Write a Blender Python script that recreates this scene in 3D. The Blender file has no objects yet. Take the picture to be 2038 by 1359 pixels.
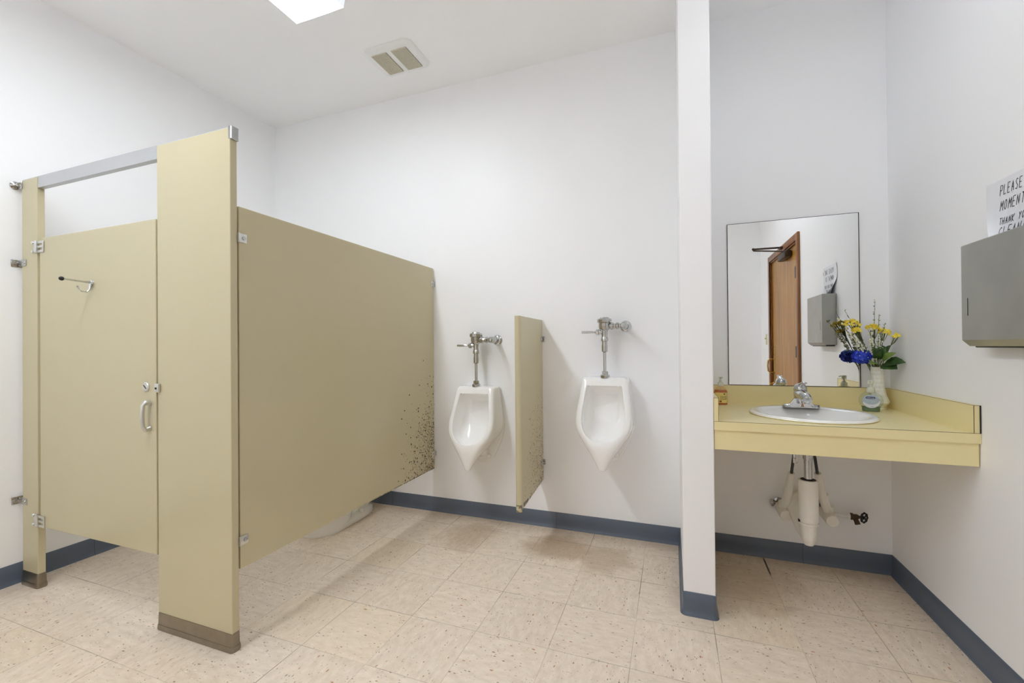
import bpy, bmesh, math, random
from math import sin, cos, pi, sqrt, atan2, radians
from mathutils import Vector, Matrix, Quaternion

random.seed(7)
S = bpy.context.scene
COL = S.collection

# ------------------------------------------------------------------ camera, world, exposure
CAM_H = 1.1634
yaw, pitch, roll = -0.3538, 0.0052, -0.0087
F_PX, CY_PX = 862.1149, 684.9965
c_, s_ = cos(yaw), sin(yaw)
fw = Vector((s_, c_, 0)); rt = Vector((c_, -s_, 0)); up = Vector((0, 0, 1))
fw2 = fw * cos(pitch) + up * sin(pitch); up2 = up * cos(pitch) - fw * sin(pitch)
r2 = rt * cos(roll) + up2 * sin(roll); u3 = up2 * cos(roll) - rt * sin(roll)
cd = bpy.data.cameras.new('camera'); cam = bpy.data.objects.new('camera', cd); COL.objects.link(cam)
cam.matrix_world = Matrix(((r2.x, u3.x, -fw2.x, 0), (r2.y, u3.y, -fw2.y, 0), (r2.z, u3.z, -fw2.z, CAM_H), (0, 0, 0, 1)))
cd.sensor_fit = 'HORIZONTAL'; cd.sensor_width = 36.0; cd.lens = F_PX / 2038 * 36.0
cd.shift_y = (CY_PX - 679.5) / 2038; cd.clip_start = 0.02; cd.clip_end = 50
S.camera = cam
w = bpy.data.worlds.new('world'); S.world = w; w.use_nodes = True
w.node_tree.nodes['Background'].inputs[0].default_value = (0.9, 0.95, 1, 1)
w.node_tree.nodes['Background'].inputs[1].default_value = 0.05
S.view_settings.view_transform = 'Standard'; S.view_settings.look = 'None'
S.view_settings.exposure = 0.06; S.view_settings.gamma = 1.0; S.view_settings.use_curve_mapping = False
S.cycles.max_bounces = 16; S.cycles.diffuse_bounces = 14; S.cycles.glossy_bounces = 6
S.cycles.transmission_bounces = 8; S.cycles.transparent_max_bounces = 12
S.cycles.use_denoising = True; S.cycles.sample_clamp_indirect = 8; S.cycles.caustics_reflective = False; S.cycles.caustics_refractive = False
LIGHT_L, FILL_L = 13.8, 5.2

# ------------------------------------------------------------------ room dimensions (metres)
D, XL, XR, HC = 2.7075, -3.0963, 1.0295, 3.0044
YF = -0.63
BB = 0.0993
YS = 1.1857
XW0, XW1, YW = 0.0366, 0.1632, 2.022
ZC = 0.839

# ------------------------------------------------------------------ node helper and materials
def lin(c):
    return tuple((v / 255 / 12.92) if v / 255 <= 0.04045 else ((v / 255 + 0.055) / 1.055) ** 2.4 for v in c) + (1.0,)

class N:
    def __init__(self, name):
        self.m = bpy.data.materials.new(name); self.m.use_nodes = True
        self.t = self.m.node_tree; self.b = self.t.nodes['Principled BSDF']; self.out = self.t.nodes['Material Output']
    def n(self, typ, **kw):
        nd = self.t.nodes.new(typ)
        for k, v in kw.items(): setattr(nd, k, v)
        return nd
    def put(self, sock, v):
        if v is None: return
        if hasattr(v, 'is_output') or isinstance(v, bpy.types.NodeSocket): self.t.links.new(v, sock)
        else: sock.default_value = v
    def math(self, op, a, b=None, c=None, clamp=False):
        nd = self.n('ShaderNodeMath', operation=op); nd.use_clamp = clamp
        self.put(nd.inputs[0], a); self.put(nd.inputs[1], b); self.put(nd.inputs[2], c)
        return nd.outputs[0]
    def mix(self, f, a, b):
        nd = self.n('ShaderNodeMix', data_type='RGBA')
        self.put(nd.inputs[0], f); self.put(nd.inputs[6], a); self.put(nd.inputs[7], b)
        return nd.outputs[2]
    def mixf(self, f, a, b):
        nd = self.n('ShaderNodeMix', data_type='FLOAT')
        self.put(nd.inputs[0], f); self.put(nd.inputs[2], a); self.put(nd.inputs[3], b)
        return nd.outputs[0]
    def mixv(self, f, a, b):
        nd = self.n('ShaderNodeMix', data_type='VECTOR')
        self.put(nd.inputs[0], f); self.put(nd.inputs[4], a); self.put(nd.inputs[5], b)
        return nd.outputs[1]
    def obj(self): return self.n('ShaderNodeTexCoord').outputs['Object']
    def sep(self, v):
        nd = self.n('ShaderNodeSeparateXYZ'); self.put(nd.inputs[0], v); return nd.outputs
    def comb(self, x, y, z):
        nd = self.n('ShaderNodeCombineXYZ')
        for i, v in enumerate((x, y, z)): self.put(nd.inputs[i], v)
        return nd.outputs[0]
    def vmul(self, v, s):
        nd = self.n('ShaderNodeVectorMath', operation='MULTIPLY'); self.put(nd.inputs[0], v); self.put(nd.inputs[1], s); return nd.outputs[0]
    def noise(self, v, scale, detail=2, rough=0.5):
        nd = self.n('ShaderNodeTexNoise'); self.put(nd.inputs['Vector'], v); nd.inputs['Scale'].default_value = scale
        nd.inputs['Detail'].default_value = detail; nd.inputs['Roughness'].default_value = rough
        return nd.outputs['Fac']
    def vor(self, v, scale, rnd=1.0):
        nd = self.n('ShaderNodeTexVoronoi'); self.put(nd.inputs['Vector'], v); nd.inputs['Scale'].default_value = scale
        nd.inputs['Randomness'].default_value = rnd
        return nd
    def white(self, v):
        nd = self.n('ShaderNodeTexWhiteNoise', noise_dimensions='3D'); self.put(nd.inputs[0], v); return nd
    def ramp(self, f, stops, interp='LINEAR'):
        nd = self.n('ShaderNodeValToRGB'); self.put(nd.inputs[0], f); r = nd.color_ramp; r.interpolation = interp
        while len(r.elements) < len(stops): r.elements.new(0.5)
        for e, (p, col) in zip(r.elements, stops): e.position = p; e.color = col
        return nd.outputs[0]
    def rng(self, v, a, b, c=0.0, d=1.0, smooth=False):
        nd = self.n('ShaderNodeMapRange'); nd.clamp = True
        if smooth: nd.interpolation_type = 'SMOOTHSTEP'
        self.put(nd.inputs[0], v)
        for i, x in enumerate((a, b, c, d)): nd.inputs[i + 1].default_value = x
        return nd.outputs[0]
    def bump(self, h, strength=0.1, dist=0.001):
        nd = self.n('ShaderNodeBump'); nd.inputs['Strength'].default_value = strength; nd.inputs['Distance'].default_value = dist
        self.put(nd.inputs['Height'], h); self.t.links.new(nd.outputs[0], self.b.inputs['Normal'])
    def set(self, **kw):
        names = dict(col='Base Color', rough='Roughness', metal='Metallic', spec='Specular IOR Level', trans='Transmission Weight', ior='IOR', coat='Coat Weight', coatr='Coat Roughness', sss='Subsurface Weight')
        for k, v in kw.items(): self.put(self.b.inputs[names[k]], v)
        return self

def plain(name, rgb, rough=0.5, metal=0.0, spec=0.5, var=0.03, vs=30.0, **kw):
    a = N(name); c = lin(rgb)
    f = a.noise(a.obj(), vs, 2)
    k = 1 - var; k2 = 1 + var
    a.set(col=a.mix(f, tuple(x * k for x in c[:3]) + (1,), tuple(min(1, x * k2) for x in c[:3]) + (1,)), rough=rough, metal=metal, spec=spec, **kw)
    return a.m

def wall_mat(name, rgb, rough=0.42):
    a = N(name); c = lin(rgb); o = a.obj()
    f = a.noise(o, 2.2, 3)
    a.set(col=a.mix(f, tuple(x * 0.975 for x in c[:3]) + (1,), tuple(min(1, x * 1.02) for x in c[:3]) + (1,)), rough=rough, spec=0.35)
    a.bump(a.noise(o, 260, 2), 0.05, 0.001)
    return a.m

M = {}
M['wall'] = wall_mat('white_wall_paint', (244, 245, 247))
M['ceil'] = wall_mat('white_ceiling_paint', (247, 248, 249), 0.7)

def floor_mat():
    a = N('speckled_vinyl_tile'); o = a.obj(); x, y, z = a.sep(o)
    T = 0.3048
    u = a.math('DIVIDE', a.math('SUBTRACT', x, 0.455 - 30 * T), T); v = a.math('DIVIDE', a.math('SUBTRACT', y, 2.528 - 30 * T), T)
    fu = a.math('FLOOR', u); fv = a.math('FLOOR', v)
    pu = a.math('FRACT', u); pv = a.math('FRACT', v)
    eu = a.math('MINIMUM', pu, a.math('SUBTRACT', 1.0, pu)); ev = a.math('MINIMUM', pv, a.math('SUBTRACT', 1.0, pv))
    cell = a.comb(fu, fv, 0.0)
    wn = a.white(cell); wc = a.sep(wn.outputs['Color'])
    par = a.math('MODULO', a.math('ADD', fu, fv), 2.0)
    sh = a.vmul(wn.outputs['Color'], (7.0, 9.0, 0.0))
    va = a.n('ShaderNodeVectorMath', operation='ADD'); a.put(va.inputs[0], o); a.put(va.inputs[1], sh)
    P = va.outputs[0]
    vec = a.mixv(par, a.vmul(P, (0.42, 1.0, 1.0)), a.vmul(P, (1.0, 0.42, 1.0)))
    wob = a.n('ShaderNodeVectorMath', operation='ADD'); a.put(wob.inputs[0], vec)
    nz = a.n('ShaderNodeTexNoise'); a.put(nz.inputs['Vector'], vec); nz.inputs['Scale'].default_value = 60
    a.put(wob.inputs[1], a.vmul(nz.outputs['Color'], (0.009, 0.009, 0.0)))
    vec = wob.outputs[0]
    base = a.mix(a.rng(a.noise(vec, 40, 4, 0.65), 0.3, 0.7), lin((206, 189, 167)), lin((238, 224, 206)))
    tint = a.mix(wc[0], lin((217, 202, 187)), lin((234, 219, 204)))
    base = a.mix(0.35, base, tint)
    base = a.mix(a.math('MULTIPLY', a.math('GREATER_THAN', wc[1], 0.90), 0.22), base, lin((224, 207, 172)))
    # large flecks
    def flecks(scale, dens, thr, cols, base, amt):
        vo = a.vor(vec, scale); cc = a.sep(vo.outputs['Color'])
        on = a.math('LESS_THAN', cc[0], dens)
        r = a.math('MULTIPLY', cc[1], thr)
        near = a.rng(a.math('SUBTRACT', vo.outputs['Distance'], r), -0.05, 0.05, 1.0, 0.0)
        mk = a.math('MULTIPLY', a.math('MULTIPLY', on, near), amt)
        col = a.ramp(cc[2], cols, 'CONSTANT')
        return a.mix(mk, base, col)
    base = flecks(230, 0.30, 0.40, [(0.0, lin((235, 225, 210))), (0.55, lin((190, 165, 130))), (0.8, lin((168, 150, 130)))], base, 0.75)
    base = flecks(105, 0.12, 0.34, [(0.0, lin((236, 227, 214))), (0.40, lin((152, 112, 78))), (0.62, lin((112, 98, 86))), (0.85, lin((178, 120, 76)))], base, 0.9)
    base = flecks(160, 0.22, 0.36, [(0.0, lin((120, 104, 90))), (0.35, lin((146, 112, 82))), (0.7, lin((92, 84, 78))), (0.9, lin((234, 226, 212)))], base, 0.85)
    # brown ragged spots: grime under the two urinals and along the wall, others noted
    n1 = a.noise(o, 6.0, 4, 0.65)
    def blob(cx, cy, rx, ry, amt):
        dx = a.math('DIVIDE', a.math('SUBTRACT', x, cx), rx); dy = a.math('DIVIDE', a.math('SUBTRACT', y, cy), ry)
        r = a.math('SQRT', a.math('ADD', a.math('MULTIPLY', dx, dx), a.math('MULTIPLY', dy, dy)))
        r = a.math('ADD', r, a.math('MULTIPLY', a.math('SUBTRACT', n1, 0.5), 1.4))
        return a.rng(r, 0.35, 1.05, amt, 0.0, True)
    g = a.math('MAXIMUM', blob(-0.62, 2.45, 0.26, 0.22, 0.55), blob(-1.18, 2.42, 0.22, 0.24, 0.42))  # first blob: stain with the shadow of screen and urinal painted in
    g = a.math('MAXIMUM', g, blob(-0.36, 2.40, 0.20, 0.22, 0.4))
    g = a.math('MAXIMUM', g, blob(0.33, 2.40, 0.28, 0.35, 0.35))  # brown patch on the alcove floor under the counter
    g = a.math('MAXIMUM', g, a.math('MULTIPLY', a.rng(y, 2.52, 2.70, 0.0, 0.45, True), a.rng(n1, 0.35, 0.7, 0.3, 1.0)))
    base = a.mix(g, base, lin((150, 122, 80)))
    # seams
    sn = a.noise(o, 3.1, 2)
    wid = a.rng(sn, 0.3, 0.7, 0.0022, 0.0045)
    se = a.rng(a.math('SUBTRACT', a.math('MINIMUM', eu, ev), wid), -0.0015, 0.0015, 1.0, 0.0)
    dark = a.math('MULTIPLY', se, a.rng(sn, 0.36, 0.64, 0.22, 0.9))
    base = a.mix(dark, base, lin((96, 82, 68)))
    blk = blob(0.455, 2.60, 0.05, 0.16, 0.95)
    base = a.mix(a.math('MULTIPLY', a.rng(a.math('SUBTRACT', eu, 0.014), -0.004, 0.004, 1.0, 0.0), blk), base, lin((30, 26, 22)))
    a.set(col=base, rough=a.mixf(a.noise(o, 9, 3), 0.30, 0.48), spec=0.4)
    a.bump(a.math('SUBTRACT', 1.0, se), 0.25, 0.0006)
    return a.m
M['floor'] = floor_mat()

def stall_mat(name, rgb, rust=None):
    """gloss enamel; rust = list of (axis_u, u0, z0, ru, rz) corner masks with specks"""
    a = N(name); o = a.obj(); c = lin(rgb)
    f = a.noise(o, 3.0, 3)
    base = a.mix(f, tuple(v * 0.97 for v in c[:3]) + (1,), tuple(v * 1.03 for v in c[:3]) + (1,))
    ch = a.vor(o, 16); cs = a.sep(ch.outputs['Color'])
    chip = a.math('MULTIPLY', a.math('LESS_THAN', cs[0], 0.05), a.math('LESS_THAN', ch.outputs['Distance'], a.math('MULTIPLY', cs[1], 0.05)))
    base = a.mix(chip, base, lin((70, 58, 40)))
    if rust:
        x, y, z = a.sep(o); yc, zc, ry, rz = rust
        dy = a.math('DIVIDE', a.math('SUBTRACT', yc, y), ry); dz = a.math('DIVIDE', a.math('SUBTRACT', z, zc), rz)
        r = a.math('SQRT', a.math('ADD', a.math('MULTIPLY', dy, dy), a.math('MULTIPLY', dz, dz)))
        r = a.math('ADD', r, a.math('MULTIPLY', a.math('SUBTRACT', a.noise(o, 14, 2), 0.5), 0.35))
        dens = a.math('POWER', a.rng(r, 0.0, 1.0, 1.0, 0.0), 1.5)
        for sc_, th in ((58, 0.36), (95, 0.42), (140, 0.42)):
            vo = a.vor(o, sc_); vc = a.sep(vo.outputs['Color'])
            on = a.math('LESS_THAN', vc[0], dens)
            sp = a.math('MULTIPLY', on, a.math('LESS_THAN', vo.outputs['Distance'], a.math('MULTIPLY', a.math('ADD', vc[1], 0.35), th * 0.75)))
            base = a.mix(sp, base, a.mix(vc[2], lin((34, 24, 15)), lin((78, 48, 24))))
        base = a.mix(a.math('MULTIPLY', a.rng(a.noise(o, 22, 3), 0.56, 0.66), a.rng(r, 0.0, 0.42, 0.75, 0.0)), base, lin((120, 72, 34)))
        edge = a.math('MULTIPLY', a.rng(z, zc + 0.004, zc + 0.008, 1.0, 0.0), a.rng(a.noise(o, 40, 2), 0.46, 0.54))
        base = a.mix(a.math('MULTIPLY', edge, a.rng(y, yc - 0.9, yc - 0.2, 0.0, 1.0)), base, lin((40, 28, 18)))
    a.set(col=base, rough=0.24, spec=0.45)
    a.bump(a.noise(o, 5, 2), 0.04, 0.004)
    return a.m

M['stall'] = stall_mat('beige_stall_enamel', (196, 187, 155))
M['counter'] = plain('yellow_beige_laminate', (236, 223, 171), 0.36, var=0.02, vs=6)
M['seam'] = plain('dark_laminate_seam', (92, 70, 42), 0.6)
M['base'] = plain('slate_blue_vinyl_base', (90, 100, 115), 0.38, var=0.06, vs=8)
M['porc'] = plain('white_porcelain', (243, 243, 242), 0.11, spec=0.5, var=0.0, coat=0.25)
M['porc_sink'] = plain('white_sink_enamel', (246, 246, 244), 0.12, spec=0.6, var=0.0, coat=0.4)
M['chrome'] = plain('chrome', (206, 208, 210), 0.05, metal=1.0, var=0.02)
M['chrome_worn'] = plain('worn_chrome', (190, 190, 188), 0.10, metal=1.0, var=0.10, vs=60)
M['steel'] = plain('stainless_shoe', (150, 140, 126), 0.34, metal=1.0, var=0.18, vs=25)
M['alu'] = plain('satin_aluminium', (196, 198, 200), 0.38, metal=0.75, var=0.03)
M['zinc'] = plain('zinc_bracket', (214, 214, 210), 0.30, metal=0.85, var=0.04)
M['black'] = plain('black_rubber', (18, 18, 20), 0.45)
M['darkmetal'] = plain('dark_bronze_metal', (62, 48, 36), 0.4, metal=0.5)
M['brass'] = plain('polished_brass', (206, 172, 96), 0.2, metal=1.0)
M['ivory'] = plain('ivory_plastic', (212, 204, 160), 0.4)
M['whiteplastic'] = plain('white_plastic', (236, 237, 236), 0.4)
M['insul'] = plain('white_vinyl_insulation', (230, 227, 218), 0.45, var=0.04)
M['pipe_white'] = plain('white_painted_pipe', (226, 226, 224), 0.5)
M['brasspipe'] = plain('tarnished_brass', (84, 66, 46), 0.45, metal=0.6)
M['louver'] = plain('dusty_vent_grille', (206, 200, 182), 0.7, var=0.12, vs=80)
M['dark'] = plain('dark_cavity', (40, 38, 34), 0.8)
M['paper'] = plain('white_paper', (231, 233, 238), 0.75, var=0.01)
M['ink'] = plain('black_marker_ink', (22, 22, 24), 0.6)
M['hose'] = plain('dark_braided_hose', (52, 50, 50), 0.4)

def wood_mat():
    a = N('stained_oak_door'); o = a.obj()
    st = a.vmul(o, (9.0, 9.0, 0.8))
    f = a.noise(st, 2.0, 5, 0.6)
    g = a.noise(a.vmul(o, (60.0, 60.0, 2.0)), 3.0, 2)
    col = a.ramp(f, [(0.25, lin((138, 88, 26))), (0.5, lin((170, 120, 42))), (0.75, lin((192, 146, 62)))])
    col = a.mix(a.math('MULTIPLY', g, 0.22), col, lin((150, 92, 40)))
    a.set(col=col, rough=0.32); return a.m
M['wood'] = wood_mat()
def trim_mat():
    a = N('stained_oak_trim'); o = a.obj()
    f = a.noise(a.vmul(o, (30.0, 8.0, 1.5)), 2.0, 4)
    a.set(col=a.ramp(f, [(0.3, lin((98, 54, 22))), (0.7, lin((146, 92, 40)))]), rough=0.35); return a.m
M['trim'] = trim_mat()

def brushed():
    a = N('brushed_stainless'); o = a.obj()
    f = a.noise(a.vmul(o, (4.0, 4.0, 160.0)), 6.0, 2); f2 = a.noise(o, 7, 3)
    a.set(col=a.mix(f2, lin((160, 159, 152)), lin((186, 186, 180))), metal=0.9, rough=a.mixf(f, 0.30, 0.44)); return a.m
M['brushed'] = brushed()

a = N('mirror_silver'); a.set(col=(0.93, 0.94, 0.94, 1), metal=1.0, rough=0.0); M['mirror'] = a.m

def lens_mat(name, LIGHT_L):
    a = N(name); o = a.obj(); x, y, z = a.sep(o)
    wv = a.n('ShaderNodeTexVoronoi'); a.put(wv.inputs['Vector'], o); wv.inputs['Scale'].default_value = 90
    ax_ = a.math('ABSOLUTE', x)
    tube = a.rng(ax_, 0.055, 0.115, 1.95, 0.16, True)
    st = a.math('MULTIPLY', a.math('MULTIPLY', a.rng(wv.outputs['Distance'], 0.1, 0.7, 0.92, 1.06), LIGHT_L), tube if LIGHT_L > 2 else 1.0)
    em = a.n('ShaderNodeEmission'); em.inputs[0].default_value = (0.93, 0.985, 1.05, 1); a.put(em.inputs[1], st)
    a.t.links.new(em.outputs[0], a.out.inputs[0]); return a.m
M['lens'] = lens_mat('fluorescent_lens', LIGHT_L); M['lens_side'] = lens_mat('fluorescent_lens_side', 0.95); M['lens_fill'] = lens_mat('added_fill_lens', FILL_L)  # the last lens belongs to the added fill light

def glassy(name, rgb, rough=0.03, ior=1.4, alpha=None):
    a = N(name); a.set(col=lin(rgb), rough=rough, trans=1.0, ior=ior); return a.m
def clear(name, rgb, dens=0.25):
    """thin clear plastic: mostly transparent with a gloss skin"""
    a = N(name); tr = a.n('ShaderNodeBsdfTransparent'); tr.inputs[0].default_value = lin(rgb)
    a.set(col=lin(rgb), rough=0.08)
    mx = a.n('ShaderNodeMixShader'); mx.inputs[0].default_value = dens
    a.t.links.new(tr.outputs[0], mx.inputs[1]); a.t.links.new(a.b.outputs[0], mx.inputs[2]); a.t.links.new(mx.outputs[0], a.out.inputs[0])
    return a.m
M['clear'] = clear('clear_bottle_plastic', (240, 244, 238), 0.10)
M['greensoap'] = plain('green_liquid_soap', (66, 104, 50), 0.2)
M['amber'] = clear('amber_bottle_plastic', (250, 238, 214), 0.10)
M['orangesoap'] = plain('orange_liquid_soap', (186, 88, 24), 0.2)
M['pumpwhite'] = plain('frosted_pump_plastic', (214, 218, 204), 0.35)
M['label_blue'] = plain('pale_blue_label', (168, 182, 196), 0.4, var=0.12, vs=70)
M['label_white'] = plain('white_label', (224, 226, 236), 0.4, var=0.02)
M['navy'] = plain('navy_print', (24, 34, 92), 0.4)
M['label_yellow'] = plain('yellow_label', (232, 212, 130), 0.45, var=0.06)
M['red'] = plain('russet_print', (140, 66, 34), 0.45)
M['greenprint'] = plain('green_print', (112, 120, 60), 0.45)
M['gold'] = plain('gold_print', (206, 172, 50), 0.45)

def vase_mat():
    a = N('milk_glass'); o = a.obj(); x, y, z = a.sep(o)
    an = a.math('ARCTAN2', y, x)
    p = a.math('MULTIPLY', an, 8.0 / (2 * pi) * 2 * pi / 2); q = a.math('MULTIPLY', z, 150.0)
    h = a.math('MULTIPLY', a.math('SINE', a.math('ADD', a.math('MULTIPLY', an, 6.0), q)), a.math('SINE', a.math('SUBTRACT', q, a.math('MULTIPLY', an, 6.0))))
    h = a.math('MULTIPLY', h, a.rng(z, 0.05, 0.19, 1.0, 1.0))
    a.set(col=lin((242, 242, 234)), rough=0.22, sss=0.0); a.bump(h, 0.6, 0.003); return a.m
M['vase'] = vase_mat()
def petal(name, c1, c2, rough=0.6):
    a = N(name); o = a.obj(); a.set(col=a.mix(a.rng(a.noise(o, 45, 2), 0.3, 0.7), lin(c1), lin(c2)), rough=rough); return a.m
M['blue'] = petal('blue_silk_petal', (26, 44, 176), (52, 84, 216))
M['lightblue'] = petal('light_blue_silk_petal', (50, 104, 190), (84, 140, 205))
M['yellow'] = petal('yellow_floret', (224, 196, 44), (248, 232, 104))
M['whiteflower'] = petal('cream_bud', (226, 224, 190), (242, 240, 222))
M['leaf'] = petal('dark_green_leaf', (36, 62, 26), (66, 98, 38))
M['leaflight'] = petal('light_green_leaf', (86, 120, 44), (128, 150, 70))
M['stem'] = petal('olive_stem', (74, 84, 40), (104, 108, 58))

# ------------------------------------------------------------------ mesh builder
class MB:
    def __init__(self): self.v = []; self.f = []; self.mi = []; self.m = 0
    def add(self, vs, fs):
        o = len(self.v); self.v += [tuple(p) for p in vs]
        for f in fs: self.f.append(tuple(i + o for i in f)); self.mi.append(self.m)
        return self
    def frombm(self, bm):
        bm.verts.index_update(); self.add([p.co for p in bm.verts], [[q.index for q in f.verts] for f in bm.faces]); bm.free(); return self
    def box(self, x0, x1, y0, y1, z0, z1, bev=0.0, seg=2):
        bm = bmesh.new(); bmesh.ops.create_cube(bm, size=1.0)
        for p in bm.verts: p.co = Vector(((x0 + x1) / 2 + p.co.x * (x1 - x0), (y0 + y1) / 2 + p.co.y * (y1 - y0), (z0 + z1) / 2 + p.co.z * (z1 - z0)))
        if bev: bmesh.ops.bevel(bm, geom=bm.edges[:], offset=bev, segments=seg, affect='EDGES', profile=0.5)
        return self.frombm(bm)
    def rings(self, rings, closed=True, cap0=True, cap1=True):
        n = len(rings[0]); vs = [p for r in rings for p in r]; fs = []
        for k in range(len(rings) - 1):
            for i in range(n if closed else n - 1):
                j = (i + 1) % n; fs.append((k * n + i, k * n + j, (k + 1) * n + j, (k + 1) * n + i))
        if cap0: fs.append(tuple(reversed(range(n))))
        if cap1: fs.append(tuple((len(rings) - 1) * n + i for i in range(n)))
        return self.add(vs, fs)
    def tube(self, pts, r, n=12, cap=True, flat=1.0):
        pts = [Vector(p) for p in pts]; rs = r if isinstance(r, (list, tuple)) else [r] * len(pts)
        rg = []; prev = None
        for i, p in enumerate(pts):
            t = (pts[min(i + 1, len(pts) - 1)] - pts[max(i - 1, 0)]).normalized()
            if prev is None:
                a = Vector((0, 0, 1)) if abs(t.z) < 0.9 else Vector((1, 0, 0)); u = t.cross(a).normalized()
            else:
                u = (prev - t * prev.dot(t)); u = u.normalized() if u.length > 1e-6 else t.orthogonal().normalized()
            prev = u; vv = t.cross(u)
            rg.append([p + (u * cos(2 * pi * k / n) + vv * sin(2 * pi * k / n) * flat) * rs[i] for k in range(n)])
        return self.rings(rg, True, cap, cap)
    def cyl(self, p0, p1, r0, r1=None, n=24): return self.tube([p0, p1], [r0, r0 if r1 is None else r1], n)
    def lathe(self, prof, org, axis=(0, 0, 1), n=32, cap=True):
        """prof: list of (r, h) along axis"""
        ax = Vector(axis).normalized(); u = ax.orthogonal().normalized(); vv = ax.cross(u); o = Vector(org)
        rg = [[o + ax * h + (u * cos(2 * pi * k / n) + vv * sin(2 * pi * k / n)) * max(r, 1e-5) for k in range(n)] for r, h in prof]
        return self.rings(rg, True, cap, cap)
    def hexa(self, org, axis, r, h, n=6):
        return self.lathe([(r * 0.9, 0), (r, h * 0.12), (r, h * 0.88), (r * 0.9, h)], org, axis, n)
    def prism(self, outline, mapf, a, b):
        """outline 2d, mapf(u,v,w) -> 3d point, extruded w from a to b"""
        return self.rings([[mapf(u, v, a) for u, v in outline], [mapf(u, v, b) for u, v in outline]])
    def ball(self, c, r, sx=1, sy=1, sz=1, nu=12, nv=8):
        rg = [[(c[0] + r * sx * sin(pi * k / nv) * cos(2 * pi * i / nu), c[1] + r * sy * sin(pi * k / nv) * sin(2 * pi * i / nu), c[2] - r * sz * cos(pi * k / nv)) for i in range(nu)] for k in range(1, nv)]
        rg = [[(c[0], c[1], c[2] - r * sz)] * nu] + rg + [[(c[0], c[1], c[2] + r * sz)] * nu]
        return self.rings(rg, True, False, False)

def obj(name, mb, mats, parent=None, smooth=True, ang=35, label=None):
    me = bpy.data.meshes.new(name)
    off = Vector(parent['_o']) if parent is not None and '_o' in parent else Vector((0, 0, 0))
    me.from_pydata([tuple(Vector(p) - off) for p in mb.v], [], mb.f)
    mats = mats if isinstance(mats, (list, tuple)) else [mats]
    for m in mats: me.materials.append(M[m])
    me.polygons.foreach_set('material_index', mb.mi)
    bm = bmesh.new(); bm.from_mesh(me)
    bmesh.ops.remove_doubles(bm, verts=bm.verts[:], dist=1e-6)
    bmesh.ops.recalc_face_normals(bm, faces=bm.faces[:]); bm.to_mesh(me); bm.free()
    if smooth:
        me.shade_smooth(); me.set_sharp_from_angle(angle=radians(ang))
    me.update()
    o = bpy.data.objects.new(name, me); COL.objects.link(o)
    if parent is not None:
        o.parent = parent
        if parent.type == 'EMPTY' or True: o['_o'] = list(off)
    else: o['_o'] = [0, 0, 0]
    if label: o['label'] = label
    return o
def thing(name, loc, label, cat, group=None):
    o = bpy.data.objects.new(name, None); COL.objects.link(o); o.location = loc; o['_o'] = list(loc)
    o.empty_display_size = 0.05; o['label'] = label; o['category'] = cat
    if group: o['group'] = group
    return o
def struct(name, mb, mats, **kw):
    o = obj(name, mb, mats, **kw); o['kind'] = 'structure'; return o
def copy_thing(root, loc, label):
    r = root.copy(); COL.objects.link(r); r.location = loc; r['_o'] = list(loc); r['label'] = label
    for ch in list(root.children):
        c = ch.copy(); COL.objects.link(c); c.parent = r
        for g in ch.children:
            d = g.copy(); COL.objects.link(d); d.parent = c
    return r
def arc(c, r, a0, a1, n, mapf): return [mapf(c[0] + r * cos(a0 + (a1 - a0) * k / n), c[1] + r * sin(a0 + (a1 - a0) * k / n)) for k in range(n + 1)]
def rrect(w_, h_, r, n=4):
    o = []
    for cx, cy, a0 in ((w_ / 2 - r, h_ / 2 - r, 0), (-w_ / 2 + r, h_ / 2 - r, pi / 2), (-w_ / 2 + r, -h_ / 2 + r, pi), (w_ / 2 - r, -h_ / 2 + r, 1.5 * pi)):
        for k in range(n + 1): o.append((cx + r * cos(a0 + k * pi / 2 / n), cy + r * sin(a0 + k * pi / 2 / n)))
    return o
def lerp_tab(tab, t):
    if t <= tab[0][0]: return tab[0][1]
    for (a, va), (b, vb) in zip(tab, tab[1:]):
        if t <= b:
            k = (t - a) / (b - a); return va + (vb - va) * k
    return tab[-1][1]
def smooth_tab(tab, t):
    """Catmull-Rom through the table"""
    n = len(tab)
    if t <= tab[0][0]: return tab[0][1]
    if t >= tab[-1][0]: return tab[-1][1]
    for i in range(n - 1):
        if t <= tab[i + 1][0]:
            x0, y0 = tab[i]; x1, y1 = tab[i + 1]
            m0 = (tab[i + 1][1] - tab[max(i - 1, 0)][1]) / (tab[i + 1][0] - tab[max(i - 1, 0)][0])
            m1 = (tab[min(i + 2, n - 1)][1] - y0) / (tab[min(i + 2, n - 1)][0] - x0)
            h = x1 - x0; k = (t - x0) / h
            return (2 * k**3 - 3 * k**2 + 1) * y0 + (k**3 - 2 * k**2 + k) * h * m0 + (-2 * k**3 + 3 * k**2) * y1 + (k**3 - k**2) * h * m1

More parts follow.
